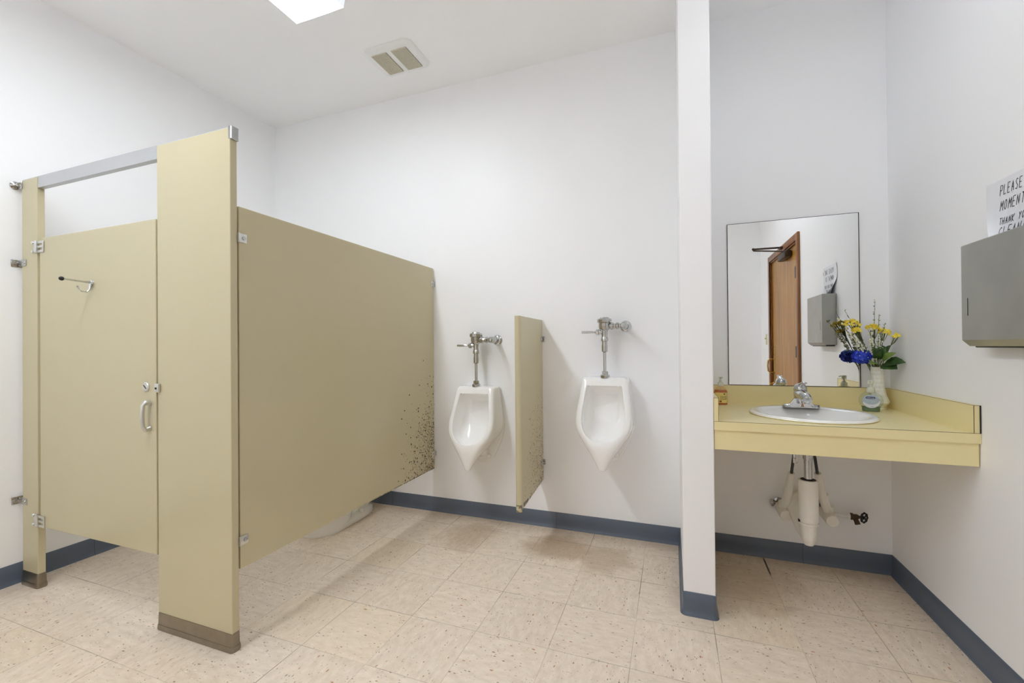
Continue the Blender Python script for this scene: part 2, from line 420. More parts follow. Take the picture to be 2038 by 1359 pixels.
# ------------------------------------------------------------------ room shell
T_ = 0.12
struct('floor', MB().box(XL - T_, XR + T_, YF - T_, D + T_, -0.1, 0.0), 'floor', smooth=False)
struct('ceiling', MB().box(XL - T_, XR + T_, YF - T_, D + T_, HC, HC + 0.1), 'ceil', smooth=False)
struct('wall_left', MB().box(XL - T_, XL, YF - T_, D + T_, 0, HC), 'wall', smooth=False)
struct('wall_back', MB().box(XL, XR, D, D + T_, 0, HC), 'wall', smooth=False)
struct('wall_front', MB().box(XL, XR, YF - T_, YF, 0, HC), 'wall', smooth=False)
DA, DB, DZ = -0.05, 1.04, 2.062
struct('wall_right', MB().box(XR, XR + T_, DB, D + T_, 0, HC).box(XR, XR + T_, YF - T_, DA, 0, HC).box(XR, XR + T_, DA, DB, DZ, HC), 'wall', smooth=False)
struct('wall_wing', MB().box(XW0, XW1, YW, D, 0, HC, 0.004), 'wall', smooth=False)

def baseboard(name, path, seams=()):
    """coved vinyl base along a floor path; the room lies to the right of the direction of travel"""
    prof = [(0.0, 0.0), (0.014, 0.0), (0.0135, 0.003), (0.008, 0.010), (0.005, 0.022), (0.0035, 0.05), (0.0035, BB - 0.002), (0.0015, BB), (0.0, BB)]
    P = [Vector((p[0], p[1])) for p in path]; rg = []
    for i, p in enumerate(P):
        ds = []
        if i > 0: ds.append((P[i] - P[i - 1]).normalized())
        if i < len(P) - 1: ds.append((P[i + 1] - P[i]).normalized())
        ns = [Vector((d.y, -d.x)) for d in ds]
        nn = sum(ns, Vector((0, 0)))
        nn = nn / nn.dot(ns[0])
        rg.append([(p.x + nn.x * o, p.y + nn.y * o, z) for o, z in prof])
    mb = MB(); mb.rings(rg)
    mb.m = 1
    for (sx, sy, dx, dy) in seams:   # dark joint between two lengths
        nx, ny = dy, -dx; e = 0.0007
        mb.add([(sx + nx * (o + 0.0004) + dx * k, sy + ny * (o + 0.0004) + dy * k, z) for k in (-e, e) for o, z in prof[1:8]],
               [(i, i + 1, i + 8, i + 7) for i in range(6)])
    return struct(name, mb, ['base', 'dark'], ang=50)
baseboard('baseboard_left', [(XL, YF), (XL, D)], [(XL, 1.49, 0, 1)])
baseboard('baseboard_back', [(XL, D), (XW0, D)], [(-0.704, D, 1, 0), (-1.95, D, 1, 0)])
baseboard('baseboard_alcove', [(XW1, D), (XR, D)], [(0.642, D, 1, 0)])
wl = []
r_ = 0.012
for cx, a0 in ((XW0 + r_, pi), (XW1 - r_, 1.5 * pi)):
    for k in range(5): wl.append((cx + r_ * cos(a0 + k * pi / 8), YW + r_ + r_ * sin(a0 + k * pi / 8)))
baseboard('baseboard_wing', [(XW0, D)] + wl + [(XW1, D)])
baseboard('baseboard_right', [(XR, D), (XR, DB + 0.065)])
baseboard('baseboard_front', [(XR, YF), (XL, YF)])

# door in the right wall, seen in the mirror
d1 = struct('door_1', MB().box(XR + 0.008, XR + 0.05, DA + 0.004, DB - 0.004, 0.008, DZ - 0.004), 'wood', smooth=False)
mb = MB()
cw, ct = 0.062, 0.02
for y0, y1, z0, z1 in ((DA - cw, DA, 0, DZ + cw), (DB, DB + cw, 0, DZ + cw), (DA, DB, DZ, DZ + cw)):
    mb.box(XR - ct, XR, y0, y1, z0, z1, 0.004)
for y0, y1, z0, z1 in ((DA, DA + 0.014, 0, DZ), (DB - 0.014, DB, 0, DZ), (DA, DB, DZ - 0.014, DZ)):
    mb.box(XR - 0.008, XR + 0.006, y0, y1, z0, z1, 0.002)
obj('door_casing', mb, 'trim', d1)
for z in (1.80, 1.094, 0.28):
    mb = MB().box(XR + 0.001, XR + 0.009, DB - 0.125, DB - 0.07, z - 0.05, z + 0.05)
    mb.cyl((XR + 0.001, DB - 0.066, z - 0.05), (XR + 0.001, DB - 0.066, z + 0.05), 0.008, n=10)
    obj('door_hinge', mb, 'darkmetal', d1)
mb = MB().box(XR + 0.003, XR + 0.009, 0.0, 0.055, 0.70, 1.13, 0.002)
obj('push_plate', mb, 'brass', d1)
mb = MB()
mb.tube([(XR + 0.006, 0.02, 1.0), (XR - 0.03, 0.02, 1.005), (XR - 0.05, 0.02, 0.985), (XR - 0.055, 0.02, 0.93), (XR - 0.05, 0.02, 0.875), (XR - 0.03, 0.02, 0.855), (XR + 0.006, 0.02, 0.86)], 0.008, 10)
obj('pull_handle', mb, 'brass', d1)
mb = MB().lathe([(0.024, 0), (0.024, 0.01), (0.01, 0.014), (0.01, 0.03), (0.02, 0.036), (0.02, 0.046), (0.0, 0.05)], (XR + 0.006, 0.02, 0.735), (-1, 0, 0), 16)
obj('door_knob', mb, 'brass', d1)
cl = MB().box(XR - 0.055, XR + 0.006, 0.52, 0.82, 1.965, 2.025, 0.012)
cl = obj('door_closer', cl, 'darkmetal', d1)
mb = MB().box(XR - 0.045, XR - 0.018, 0.53, 0.60, 2.085, 2.105, 0.003)
mb.tube([(XR - 0.03, 0.565, 2.1), (0.765, 0.55, 2.105)], [0.009, 0.009], 8).ball((0.765, 0.55, 2.105), 0.013)
mb.tube([(0.765, 0.55, 2.09), (XR - 0.025, 0.70, 2.035)], 0.007, 8)
mb.cyl((XR - 0.025, 0.70, 2.02), (XR - 0.025, 0.70, 2.045), 0.012, n=12)
obj('closer_arm', mb, 'darkmetal', cl)

# ------------------------------------------------------------------ ceiling light and vent
def ceiling_light(cx, ly0, ly1, label, lens='lens'):
    t = thing('ceiling_light', (cx, (ly0 + ly1) / 2, HC), label, 'light', 'fluorescent ceiling lights')
    lx0, lx1 = cx - 0.1655, cx + 0.1655
    sec = [(lx0 + 0.004, HC - 0.018), (lx0, HC - 0.05), (lx0 + 0.008, HC - 0.088), (lx1 - 0.008, HC - 0.088), (lx1, HC - 0.05), (lx1 - 0.004, HC - 0.018)]
    mb = MB()
    for i in range(6):
        mb.m = 0 if i == 2 else 1
        (xa, za), (xb, zb) = sec[i], sec[(i + 1) % 6]
        mb.add([(xa, ly0, za), (xb, ly0, zb), (xb, ly1, zb), (xa, ly1, za)], [(0, 1, 2, 3)])
    mb.m = 1
    for y in (ly0, ly1): mb.add([(x, y, z) for x, z in sec], [tuple(range(6))])
    obj('lens', mb, [lens, 'lens_side'], t, smooth=False)
    mb = MB().box(lx0 + 0.01, lx1 - 0.01, ly0 + 0.005, ly1 - 0.005, HC - 0.018, HC)
    obj('fixture_housing', mb, 'whiteplastic', t, smooth=False)
ceiling_light(-1.7275, -0.62, 1.79, 'white fluorescent light glowing on the ceiling above the stall, lengthened out of view')  # near half is unseen, added to light the stall front and room
ceiling_light(0.60, 0.50, 1.72, 'added unseen fill light on the ceiling in front of the vanity counter', 'lens_fill')  # no fixture known here; added out of view to brighten the sink alcove

vx0, vx1, vy0, vy1 = -1.790, -1.450, 2.192, 2.458
vcx, vcy = (vx0 + vx1) / 2, (vy0 + vy1) / 2
t = thing('ceiling_vent', (vcx, vcy, HC), 'white exhaust fan cover with two ribbed grilles on the ceiling', 'vent')
def vring(s, z, bulge=1.0):
    o = []
    W_, H_ = (vx1 - vx0) * s, (vy1 - vy0) * s
    for u, v in rrect(W_, H_, 0.034 * s, 6):
        k = 1 + 0.05 * bulge * (1 - (2 * v / H_) ** 2) if abs(abs(u) - W_ / 2) < 0.002 else 1
        k2 = 1 + 0.05 * bulge * (1 - (2 * u / W_) ** 2) if abs(abs(v) - H_ / 2) < 0.002 else 1
        o.append((vcx + u * k, vcy + v * k2, z))
    return o
mb = MB().rings([vring(1.0, HC), vring(1.0, HC - 0.006), vring(0.97, HC - 0.014), vring(0.90, HC - 0.02)])
gx = ((vcx - 0.125, vcx - 0.018), (vcx + 0.018, vcx + 0.125)); gy = (vcy - 0.092, vcy + 0.098)
obj('cover', mb, 'whiteplastic', t)
for g0, g1 in gx:
    mb = MB().box(g0, g1, gy[0], gy[1], HC - 0.0215, HC - 0.0195)
    g_ = obj('grille', mb, 'dark', t, smooth=False)
    mb = MB()
    n = 13
    for k in range(n):
        xx = g0 + (g1 - g0) * (k + 0.5) / n
        mb.box(xx - 0.0028, xx + 0.0028, gy[0], gy[1], HC - 0.027, HC - 0.0205)
    for k in range(7):
        yy = gy[0] + (gy[1] - gy[0]) * k / 6
        mb.box(g0, g1, yy - 0.0015, yy + 0.0015, HC - 0.0255, HC - 0.0205)
    obj('louvers', mb, 'louver', g_, smooth=False)

# ------------------------------------------------------------------ toilet stall
XP1, XP0 = -1.5898, -1.615
SO = (-2.3, 1.2, 0.0)
t = thing('toilet_stall', SO, 'beige metal toilet stall with its door shut, standing in the left corner', 'stall')
M['panel'] = stall_mat('beige_panel_enamel_rusty', (196, 187, 155), (2.70 - SO[1], 0.303 - SO[2], 0.50, 0.85))
def shoe(x0, x1, parent):
    y0, y1 = YS, YS + 0.029
    rg = []
    for g, z in ((0.006, 0.0), (0.0075, 0.006), (0.0065, 0.018), (0.0055, 0.022), (0.0042, 0.022), (0.0026, 0.068), (0.002, 0.0705), (0.0, 0.0705)):
        r = 0.006 + g
        rg.append([((x0 + x1) / 2 + u, (y0 + y1) / 2 + v, z) for u, v in rrect(x1 - x0 + 2 * g, y1 - y0 + 2 * g, r, 3)])
    return obj('shoe', MB().rings(rg), 'steel', parent, label='worn stainless steel shoe')
HT = 2.0174
def wall_bracket(z, parent):
    mb = MB().box(XL, XL + 0.003, YS - 0.024, YS + 0.03, z - 0.018, z + 0.018, 0.001)
    mb.box(XL, -3.012, YS - 0.003, YS, z - 0.016, z + 0.016, 0.001)
    mb.lathe([(0.007, 0), (0.006, 0.003), (0, 0.004)], (XL + 0.003, YS - 0.012, z), (1, 0, 0), 10)
    mb.lathe([(0.007, 0), (0.006, 0.003), (0, 0.004)], (-3.026, YS - 0.003, z), (0, -1, 0), 10)
    obj('wall_bracket', mb, 'chrome_worn', parent, label='chrome wall bracket')
lp = obj('pilaster', MB().box(-3.054, -2.918, YS, YS + 0.029, 0.02, HT, 0.0025), 'stall', t, smooth=False)
shoe(-3.054, -2.918, lp)
wall_bracket(1.603, lp); wall_bracket(0.413, lp)
mb = MB().lathe([(0.02, 0), (0.02, 0.004), (0.009, 0.007), (0.009, 0.043)], (XL, YS - 0.008, 1.995), (1, 0, 0), 14)
mb.box(XL, -3.045, YS - 0.004, YS - 0.001, 1.975, 2.01, 0.001)
obj('rail_bracket', mb, 'chrome_worn', lp)
rp = obj('pilaster', MB().box(-2.018, -1.5885, YS, YS + 0.029, 0.02, HT, 0.0025), 'stall', t, smooth=False)
shoe(-2.018, -1.5885, rp)
rail = obj('headrail', MB().box(-2.918, -2.018, YS + 0.003, YS + 0.027, HT - 0.053, HT).box(-3.05, -1.5885, YS + 0.003, YS + 0.027, HT, HT + 0.004), 'alu', t, smooth=False, label='aluminium headrail over the door')
obj('end_cap', MB().box(-1.598, -1.581, YS - 0.001, YS + 0.032, HT - 0.045, HT + 0.007, 0.003), 'chrome_worn', rail, smooth=False)
DX0, DX1, DZ0, DZ1 = -2.896, -2.028, 0.305, 1.713
dr = obj('door', MB().box(DX0, DX1, YS, YS + 0.026, DZ0, DZ1, 0.003), 'stall', t, smooth=False)
# hinges
for z, sgn in ((1.672, 1), (0.335, -1)):
    mb = MB().box(-2.948, -2.918, YS - 0.004, YS, z - 0.03, z + 0.03, 0.001)
    for dz in (-0.022, 0.022):
        mb.lathe([(0.008, 0), (0.007, 0.004), (0, 0.006)], (-2.949 + 0.003, YS - 0.004, z + dz), (0, -1, 0), 10)
    mb.cyl((-2.912, YS - 0.006, z - 0.028), (-2.912, YS - 0.006, z + 0.028), 0.007, n=12)
    for dz in (-0.024, -0.002, 0.02):
        mb.box(-2.915, -2.862, YS - 0.005, YS - 0.0005, z + dz - 0.006, z + dz + 0.006, 0.001)
    mb.box(-2.865, -2.855, YS - 0.005, YS - 0.0005, z - 0.03, z + 0.026, 0.001)
    obj('hinge', mb, 'zinc', dr)
# latch indicator, keeper, pull
mb = MB().lathe([(0.021, 0), (0.021, 0.003), (0.018, 0.006), (0.0, 0.0065)], (-2.091, YS, 1.006), (0, -1, 0), 24)
mb.m = 1
q = Matrix.Rotation(radians(40), 3, 'Y')
pp = [q @ Vector(v) for v in ((-0.012, 0, -0.0022), (0.012, 0, -0.0022), (0.012, 0, 0.0022), (-0.012, 0, 0.0022))]
mb.add([(-2.091 + p.x, YS - 0.0070, 1.006 + p.z) for p in pp], [(0, 1, 2, 3)])
obj('latch_indicator', mb, ['zinc', 'dark'], dr)
mb = MB().box(-2.026, -1.998, YS - 0.010, YS, 0.985, 1.022, 0.003)
mb.m = 1; mb.box(-2.020, -2.008, YS - 0.0106, YS - 0.009, 0.998, 1.006)
obj('latch_keeper', mb, ['zinc', 'dark'], rp)
mb = MB().tube([(-2.068, YS, 0.938), (-2.068, YS - 0.018, 0.942), (-2.068, YS - 0.027, 0.930), (-2.068, YS - 0.029, 0.885), (-2.068, YS - 0.027, 0.840), (-2.068, YS - 0.018, 0.828), (-2.068, YS, 0.832)], [0.011, 0.010, 0.008, 0.0075, 0.008, 0.010, 0.011], 12)
obj('pull_handle', mb, 'zinc', dr)
# coat hook with bumper
hx, hz = -2.468, 1.470
mb = MB().lathe([(0.012, 0), (0.011, 0.005), (0.006, 0.008)], (hx, YS, hz), (0, -1, 0), 14)
mb.tube([(hx, YS - 0.005, hz), (hx, YS - 0.03, hz), (hx - 0.003, YS - 0.10, hz + 0.004)], [0.006, 0.004, 0.004], 10)
mb.tube([(hx, YS - 0.006, hz - 0.004), (hx, YS - 0.010, hz - 0.032), (hx, YS - 0.020, hz - 0.044), (hx, YS - 0.040, hz - 0.043), (hx, YS - 0.052, hz - 0.028), (hx, YS - 0.054, hz - 0.021)], [0.007, 0.0045, 0.0035, 0.0032, 0.0032, 0.004], 10)
mb.m = 1; mb.lathe([(0.004, 0), (0.008, 0.002), (0.009, 0.009), (0.006, 0.015), (0.0, 0.017)], (hx - 0.003, YS - 0.098, hz + 0.004), (0, -1, 0.03), 14)
obj('coat_hook', mb, ['chrome', 'black'], dr, label='chrome coat hook with black bumper')
# side panel
pn = obj('side_panel', MB().box(XP0, XP1, 1.222, 2.697, 0.303, 1.7238, 0.003), 'panel', t, smooth=False)
for y, zz, w_ in ((1.2145, (1.60, 0.412), 1), (2.7075, (1.612, 0.409), -1)):
    for z in zz:
        y0, y1 = (y, y + 0.04) if w_ > 0 else (y - 0.042, y)
        mb = MB().box(XP1, XP1 + 0.003, y0, y1, z - 0.018, z + 0.018, 0.001)
        mb.box(XP1, XP1 + 0.012, *((y0, y0 + 0.003) if w_ > 0 else (y1 - 0.003, y1)), z - 0.018, z + 0.018, 0.001)
        ym = y0 + 0.026 if w_ > 0 else y0 + 0.014
        mb.m = 1; mb.lathe([(0.008, 0), (0.007, 0.004), (0, 0.006)], (XP1 + 0.003, ym, z), (1, 0, 0), 10)
        obj('panel_bracket', mb, ['zinc', 'chrome_worn'], pn)

# ------------------------------------------------------------------ toilet behind the panel
TX = -2.105
t = thing('toilet', (TX, 2.35, 0), 'white porcelain toilet whose foot shows under the beige stall panel', 'toilet')
def plan(y0, y1, hw, n=28, sq=2.6):
    o = []
    for k in range(n):
        a_ = 2 * pi * k / n; cc, ss = cos(a_), sin(a_)
        o.append((TX + hw * math.copysign(abs(cc) ** (2 / sq), cc), (y0 + y1) / 2 + (y1 - y0) / 2 * math.copysign(abs(ss) ** (2 / sq), ss)))
    return o
mb = MB()
rgs = []
for z, y0, y1, hw in ((0.0, 2.055, 2.62, 0.117), (0.012, 2.052, 2.623, 0.12), (0.028, 2.057, 2.618, 0.114), (0.034, 2.065, 2.60, 0.105)):
    rgs.append([(x, y, z) for x, y in plan(y0, y1, hw)])
mb.rings(rgs)
rgs = []
for z, y0, y1, hw in ((0.0, 2.06, 2.38, 0.117), (0.05, 2.045, 2.40, 0.108), (0.12, 2.06, 2.42, 0.10), (0.20, 2.03, 2.46, 0.12), (0.30, 1.97, 2.52, 0.165), (0.37, 1.945, 2.55, 0.18), (0.39, 1.945, 2.55, 0.18), (0.39, 1.985, 2.43, 0.135), (0.30, 2.02, 2.40, 0.10), (0.22, 2.1, 2.34, 0.05)):
    rgs.append([(x, y, z) for x, y in plan(y0, y1, hw, sq=2.2)])
mb.rings(rgs)
rgs = [[(x, y, z) for x, y in plan(y0, y1, hw, sq=4)] for z, y0, y1, hw in ((0.02, 2.36, 2.58, 0.06), (0.2, 2.38, 2.62, 0.075), (0.37, 2.38, 2.66, 0.11), (0.39, 2.4, 2.66, 0.11))]
mb.rings(rgs)
obj('bowl', mb, 'porc', t)
for sx in (-1, 1):
    obj('bolt_cap', MB().lathe([(0.017, 0), (0.017, 0.012), (0.012, 0.02), (0, 0.022)], (TX + sx * 0.083, 2.45, 0.032), (0, 0, 1), 16), 'porc', t)
mb = MB()
o1 = plan(1.94, 2.47, 0.185, sq=2.2); o2 = plan(2.0, 2.41, 0.115, sq=2.2); n_ = len(o1)
mb.rings([[(x, y, 0.392) for x, y in o1], [(x, y, 0.412) for x, y in o1], [(x, y, 0.412) for x, y in o2], [(x, y, 0.392) for x, y in o2], [(x, y, 0.392) for x, y in o1]], True, False, False)
obj('seat', mb, 'whiteplastic', t)
mb = MB().box(TX - 0.21, TX + 0.21, 2.51, 2.70, 0.392, 0.72, 0.02).box(TX - 0.22, TX + 0.22, 2.50, 2.70, 0.72, 0.75, 0.01)
obj('tank', mb, 'porc', t)

# ------------------------------------------------------------------ urinals
def urinal_mesh():
    """centred on x=0, back at y=0 (room towards -y), top at z=0; solid body carved by a basin and rounded"""
    DF = [(0, 0.122), (0.02, 0.132), (0.10, 0.160), (0.20, 0.195), (0.30, 0.234), (0.36, 0.258), (0.385, 0.264), (0.42, 0.264), (0.46, 0.260), (0.515, 0.252)]
    DBk = [(0, 0.0), (0.27, 0.0), (0.31, 0.012), (0.35, 0.05), (0.39, 0.105), (0.43, 0.16), (0.47, 0.20), (0.515, 0.228)]
    WW = [(0, 0.134), (0.10, 0.146), (0.18, 0.157), (0.24, 0.163), (0.28, 0.160), (0.32, 0.146), (0.36, 0.118), (0.385, 0.101), (0.41, 0.084), (0.44, 0.062), (0.47, 0.043), (0.50, 0.027), (0.517, 0.018)]
    SQ = [(0, 9), (0.22, 9), (0.32, 5.0), (0.38, 3.2), (0.42, 2.6), (0.5, 2.2)]
    rg = []
    n = 64
    for i in range(57):
        t_ = 0.517 * i / 56
        df, db, ww, sq = smooth_tab(DF, t_), smooth_tab(DBk, t_), smooth_tab(WW, t_), lerp_tab(SQ, t_)
        sh_ = 1.0
        if t_ < 0.02: sh_ = 1 - 0.10 * (1 - sqrt(max(0, 1 - (1 - t_ / 0.02) ** 2)))
        r = []
        for k in range(n):
            a_ = 2 * pi * k / n; cc, ss = cos(a_), sin(a_)
            r.append((ww * sh_ * math.copysign(abs(cc) ** (2 / sq), cc), -((df + db) / 2 + (df - db) / 2 * sh_ * math.copysign(abs(ss) ** (2 / sq), ss)), -t_))
        rg.append(r)
    me = bpy.data.meshes.new('tmp')
    mb = MB().rings(rg); me.from_pydata(mb.v, [], mb.f); me.update()
    body = bpy.data.objects.new('tmp', me); COL.objects.link(body)
    # back plate
    PW = [(0.18, 0.15), (0.25, 0.162), (0.30, 0.158), (0.36, 0.142), (0.42, 0.115), (0.47, 0.090), (0.50, 0.066), (0.515, 0.045), (0.524, 0.012)]
    L = [(smooth_tab(PW, 0.18 + 0.344 * k / 20), 0.18 + 0.344 * k / 20) for k in range(21)]
    ol = [(x, z) for x, z in L] + [(-x, z) for x, z in reversed(L)]
    mp = MB().rings([[(x, 0.0, -z) for x, z in ol], [(x, -0.012, -z) for x, z in ol], [(x * 0.96, -0.016, -z + 0.003) for x, z in ol]])
    mp.rings([[(x * s, y, z) for x, y, z in [(0.05 * cos(a_), -0.01, -0.44 + 0.05 * sin(a_)) for a_ in [2 * pi * k / 16 for k in range(16)]]] if s else None for s in (1,)] + [[(0.04 * cos(2 * pi * k / 16), -0.12, -0.41 + 0.03 * sin(2 * pi * k / 16)) for k in range(16)]])
    # basin cutter
    HWd = [(0.050, 0.097), (0.07, 0.102), (0.15, 0.115), (0.21, 0.122), (0.25, 0.121), (0.285, 0.112), (0.315, 0.092), (0.335, 0.066), (0.348, 0.035), (0.353, 0.0)]
    half = [(smooth_tab(HWd, 0.050 + (0.353 - 0.050) * k / 24), 0.050 + (0.353 - 0.050) * k / 24) for k in range(25)]
    half = [(0.0, 0.050), (0.045, 0.050), (0.085, 0.0505)] + half
    oo = half + [(-x, z) for x, z in reversed(half[1:-1])]
    rgc = []
    for s in (0, 0.06, 0.12, 0.25, 0.4, 0.55, 0.7, 0.82, 0.9, 0.96, 1.0):
        k_ = 1.0 if s < 0.1 else (1.0 + 0.02 * sin(pi * min(1, (s - 0.1) / 0.5)) if s < 0.6 else 1.0 - 0.35 * ((s - 0.6) / 0.4) ** 2.5)
        r = []
        for x, t_ in oo:
            d0 = smooth_tab(DF, t_) + 0.03; d1_ = 0.035 + 0.05 * max(0, (t_ - 0.15) / 0.2) ** 2
            dd = d0 + (d1_ - d0) * s
            tt = 0.2 + (t_ - 0.2) * k_ + (0.030 * sin(pi * min(1, max(0, (s - 0.12) / 0.75))) * max(0, (t_ - 0.2) / 0.15) if t_ > 0.2 else 0)
            r.append((x * k_, -dd, -tt))
        rgc.append(r)
    mc = MB().rings(rgc)
    def mk(b):
        m_ = bpy.data.meshes.new('tmp'); m_.from_pydata(b.v, [], b.f)
        bm = bmesh.new(); bm.from_mesh(m_); bmesh.ops.remove_doubles(bm, verts=bm.verts[:], dist=1e-5); bmesh.ops.recalc_face_normals(bm, faces=bm.faces[:]); bm.to_mesh(m_); bm.free()
        o = bpy.data.objects.new('tmp', m_); COL.objects.link(o); return o
    bm = bmesh.new(); bm.from_mesh(me); bmesh.ops.recalc_face_normals(bm, faces=bm.faces[:]); bm.to_mesh(me); bm.free()
    plate = mk(mp); cut = mk(mc)
    for op, o in (('DIFFERENCE', cut), ('UNION', plate)):
        md = body.modifiers.new(op, 'BOOLEAN'); md.operation = op; md.object = o; md.solver = 'EXACT'
    md = body.modifiers.new('r', 'REMESH'); md.mode = 'VOXEL'; md.voxel_size = 0.0032; md.use_smooth_shade = True
    md = body.modifiers.new('s', 'SMOOTH'); md.factor = 0.5; md.iterations = 9
    dg = bpy.context.evaluated_depsgraph_get(); dg.update()
    out = bpy.data.meshes.new_from_object(body.evaluated_get(dg), depsgraph=dg)
    for o in (body, plate, cut): bpy.data.objects.remove(o, do_unlink=True)
    out.name = 'urinal_body'; out.materials.clear(); out.materials.append(M['porc']); out.shade_smooth()
    return out
um = urinal_mesh()
ZU1, ZU2 = 0.902, 0.974
XU1, XU2 = -1.217, -0.376
u1 = thing('urinal', (XU1, D, ZU1), 'lower white wall urinal between the stall panel and the short beige screen', 'urinal', 'white wall urinals')
b_ = bpy.data.objects.new('urinal_body', um); COL.objects.link(b_); b_.parent = u1
for sx in (-1, 1):
    mb = MB().lathe([(0.016, 0), (0.016, 0.010), (0.012, 0.015), (0, 0.017)], (XU1 + sx * 0.052, D - 0.014, ZU1 - 0.475), (0, -1, 0), 18)
    obj('bolt_cap', mb, 'porc', u1)
u2 = copy_thing(u1, (XU2, D, ZU2), 'higher white wall urinal between the short beige screen and the white wing wall')

# ------------------------------------------------------------------ flush valves
def flush_valve(X, zu, label):
    t = thing('flush_valve', (X, D - 0.06, zu), label, 'flush valve', 'chrome flush valves above the urinals')
    y = D - 0.10
    def prof(p): return [(r, h) for r, h in p]
    mb = MB().lathe([(0.027, 0.0), (0.028, 0.006), (0.028, 0.016), (0.020, 0.022)], (X, y, zu - 0.002), n=8).hexa((X, y, zu + 0.018), (0, 0, 1), 0.020, 0.020)
    obj('spud_coupling', mb, 'chrome_worn', t, ang=25)
    obj('flush_tube', MB().cyl((X, y, zu + 0.03), (X, y, zu + 0.165), 0.0095, n=18), 'chrome', t)
    mb = MB().lathe([(0.010, 0.150), (0.0165, 0.154), (0.0175, 0.16), (0.0175, 0.19), (0.016, 0.196), (0.0155, 0.215), (0.021, 0.217), (0.0215, 0.232), (0.019, 0.236), (0.0175, 0.25), (0.0185, 0.278), (0.030, 0.288), (0.0345, 0.298), (0.0345, 0.325)], (X, y, zu), n=28)
    bd = obj('valve_body', mb, 'chrome_worn', t)
    mb = MB().lathe([(0.035, 0.322), (0.041, 0.326), (0.043, 0.332), (0.043, 0.344), (0.038, 0.350), (0.026, 0.352), (0.025, 0.358), (0.0, 0.359)], (X, y, zu), n=10)
    obj('valve_cap', mb, 'chrome_worn', t, ang=25)
    # handle towards -x, supply towards +x
    zh = zu + 0.270
    mb = MB().lathe([(0.012, 0.012), (0.014, 0.03), (0.019, 0.034), (0.019, 0.048), (0.012, 0.052), (0.009, 0.056)], (X, y, zh), (-1, 0, 0), 16)
    mb.tube([(X - 0.055, y, zh), (X - 0.075, y - 0.002, zh + 0.001), (X - 0.105, y - 0.004, zh + 0.001), (X - 0.135, y - 0.006, zh + 0.001)], [0.0055, 0.0075, 0.0085, 0.0075], 12)
    obj('handle', mb, 'chrome', t)
    zs = zu + 0.306; xs = X + 0.113
    mb = MB().lathe([(0.018, 0.02), (0.018, 0.034), (0.022, 0.036), (0.022, 0.050), (0.016, 0.054), (0.015, 0.066), (0.020, 0.07), (0.020, 0.082), (0.014, 0.086), (0.014, 0.1)], (X, y, zs), (1, 0, 0), 20)
    mb.lathe([(0.0145, 0.0), (0.0145, 0.05), (0.021, 0.056), (0.021, 0.098), (0.018, 0.106), (0.018, 0.116), (0.013, 0.122), (0.013, 0.127), (0.0, 0.128)], (xs, D - 0.012, zs), (0, -1, 0), 20)
    obj('supply_stop', mb, 'chrome_worn', t)
    mb = MB().lathe([(0.034, 0), (0.034, 0.003), (0.029, 0.009), (0.020, 0.012), (0.018, 0.018)], (xs, D, zs), (0, -1, 0), 28)
    obj('wall_flange', mb, 'chrome', t)
    return t
flush_valve(XU1, ZU1, 'chrome flush valve with lever above the lower urinal beside the stall panel')
flush_valve(XU2, ZU2, 'chrome flush valve with lever above the higher urinal beside the wing wall')

# ------------------------------------------------------------------ urinal screen
t = thing('urinal_screen', (-0.803, D, 0.8), 'narrow beige wall screen with rust specks standing between the two urinals', 'urinal screen')
M['screen'] = stall_mat('beige_screen_enamel_rusty', (196, 187, 155), (2.70 - D, 0.28 - 0.8, 0.42, 0.66))
SX0, SX1 = -0.820, -0.789
sec = [(2.703, 1.333), (2.272, 1.333), (2.272, 0.255), (2.703, 0.303)]
mb = MB().rings([[(x, y, z) for y, z in sec] for x in (SX0 + 0.002, SX1)])
mb2 = MB().rings([[(SX0 + (SX1 - SX0) / 2 + (SX1 - SX0 + 0.004) / 2 * cos(a_), 2.272 + 0.014 * sin(a_), z) for a_ in [pi + pi * k / 10 for k in range(11)]] for z in (0.245, 0.25, 1.328, 1.334)])
sp_ = obj('panel', mb, 'screen', t, smooth=False)
obj('front_edge', mb2, 'screen', t)
for z in (1.209, 0.415):
    mb = MB().box(SX1, SX1 + 0.003, 2.668, 2.7075, z - 0.018, z + 0.018, 0.001).box(SX1, SX1 + 0.016, 2.7045, 2.7075, z - 0.018, z + 0.018, 0.001)
    mb.lathe([(0.008, 0), (0.007, 0.004), (0, 0.006)], (SX1 + 0.003, 2.68, z), (1, 0, 0), 10)
    obj('wall_bracket', mb, 'chrome_worn', t)

# ------------------------------------------------------------------ vanity counter
CY0 = 2.0234
CXC, CYC, CR = 0.585, 2.315, 0.222   # sink cut-out
t = thing('vanity_counter', (0.596, D, ZC), 'yellow beige laminate vanity counter hung between the wing wall and the right wall', 'counter')
mb = MB()
x0, x1, y0, y1 = XW1 + 0.001, XR - 0.001, CY0 + 0.001, D - 0.0005
n = 48
ring = []
sq_ = []
for k in range(n):
    a_ = 2 * pi * k / n; cc, ss = cos(a_), sin(a_)
    ring.append((CXC + CR * cc, CYC + CR * ss))
    s = min((x1 - CXC) / cc if cc > 1e-6 else ((x0 - CXC) / cc if cc < -1e-6 else 9), (y1 - CYC) / ss if ss > 1e-6 else ((y0 - CYC) / ss if ss < -1e-6 else 9))
    sq_.append((CXC + s * cc, CYC + s * ss))
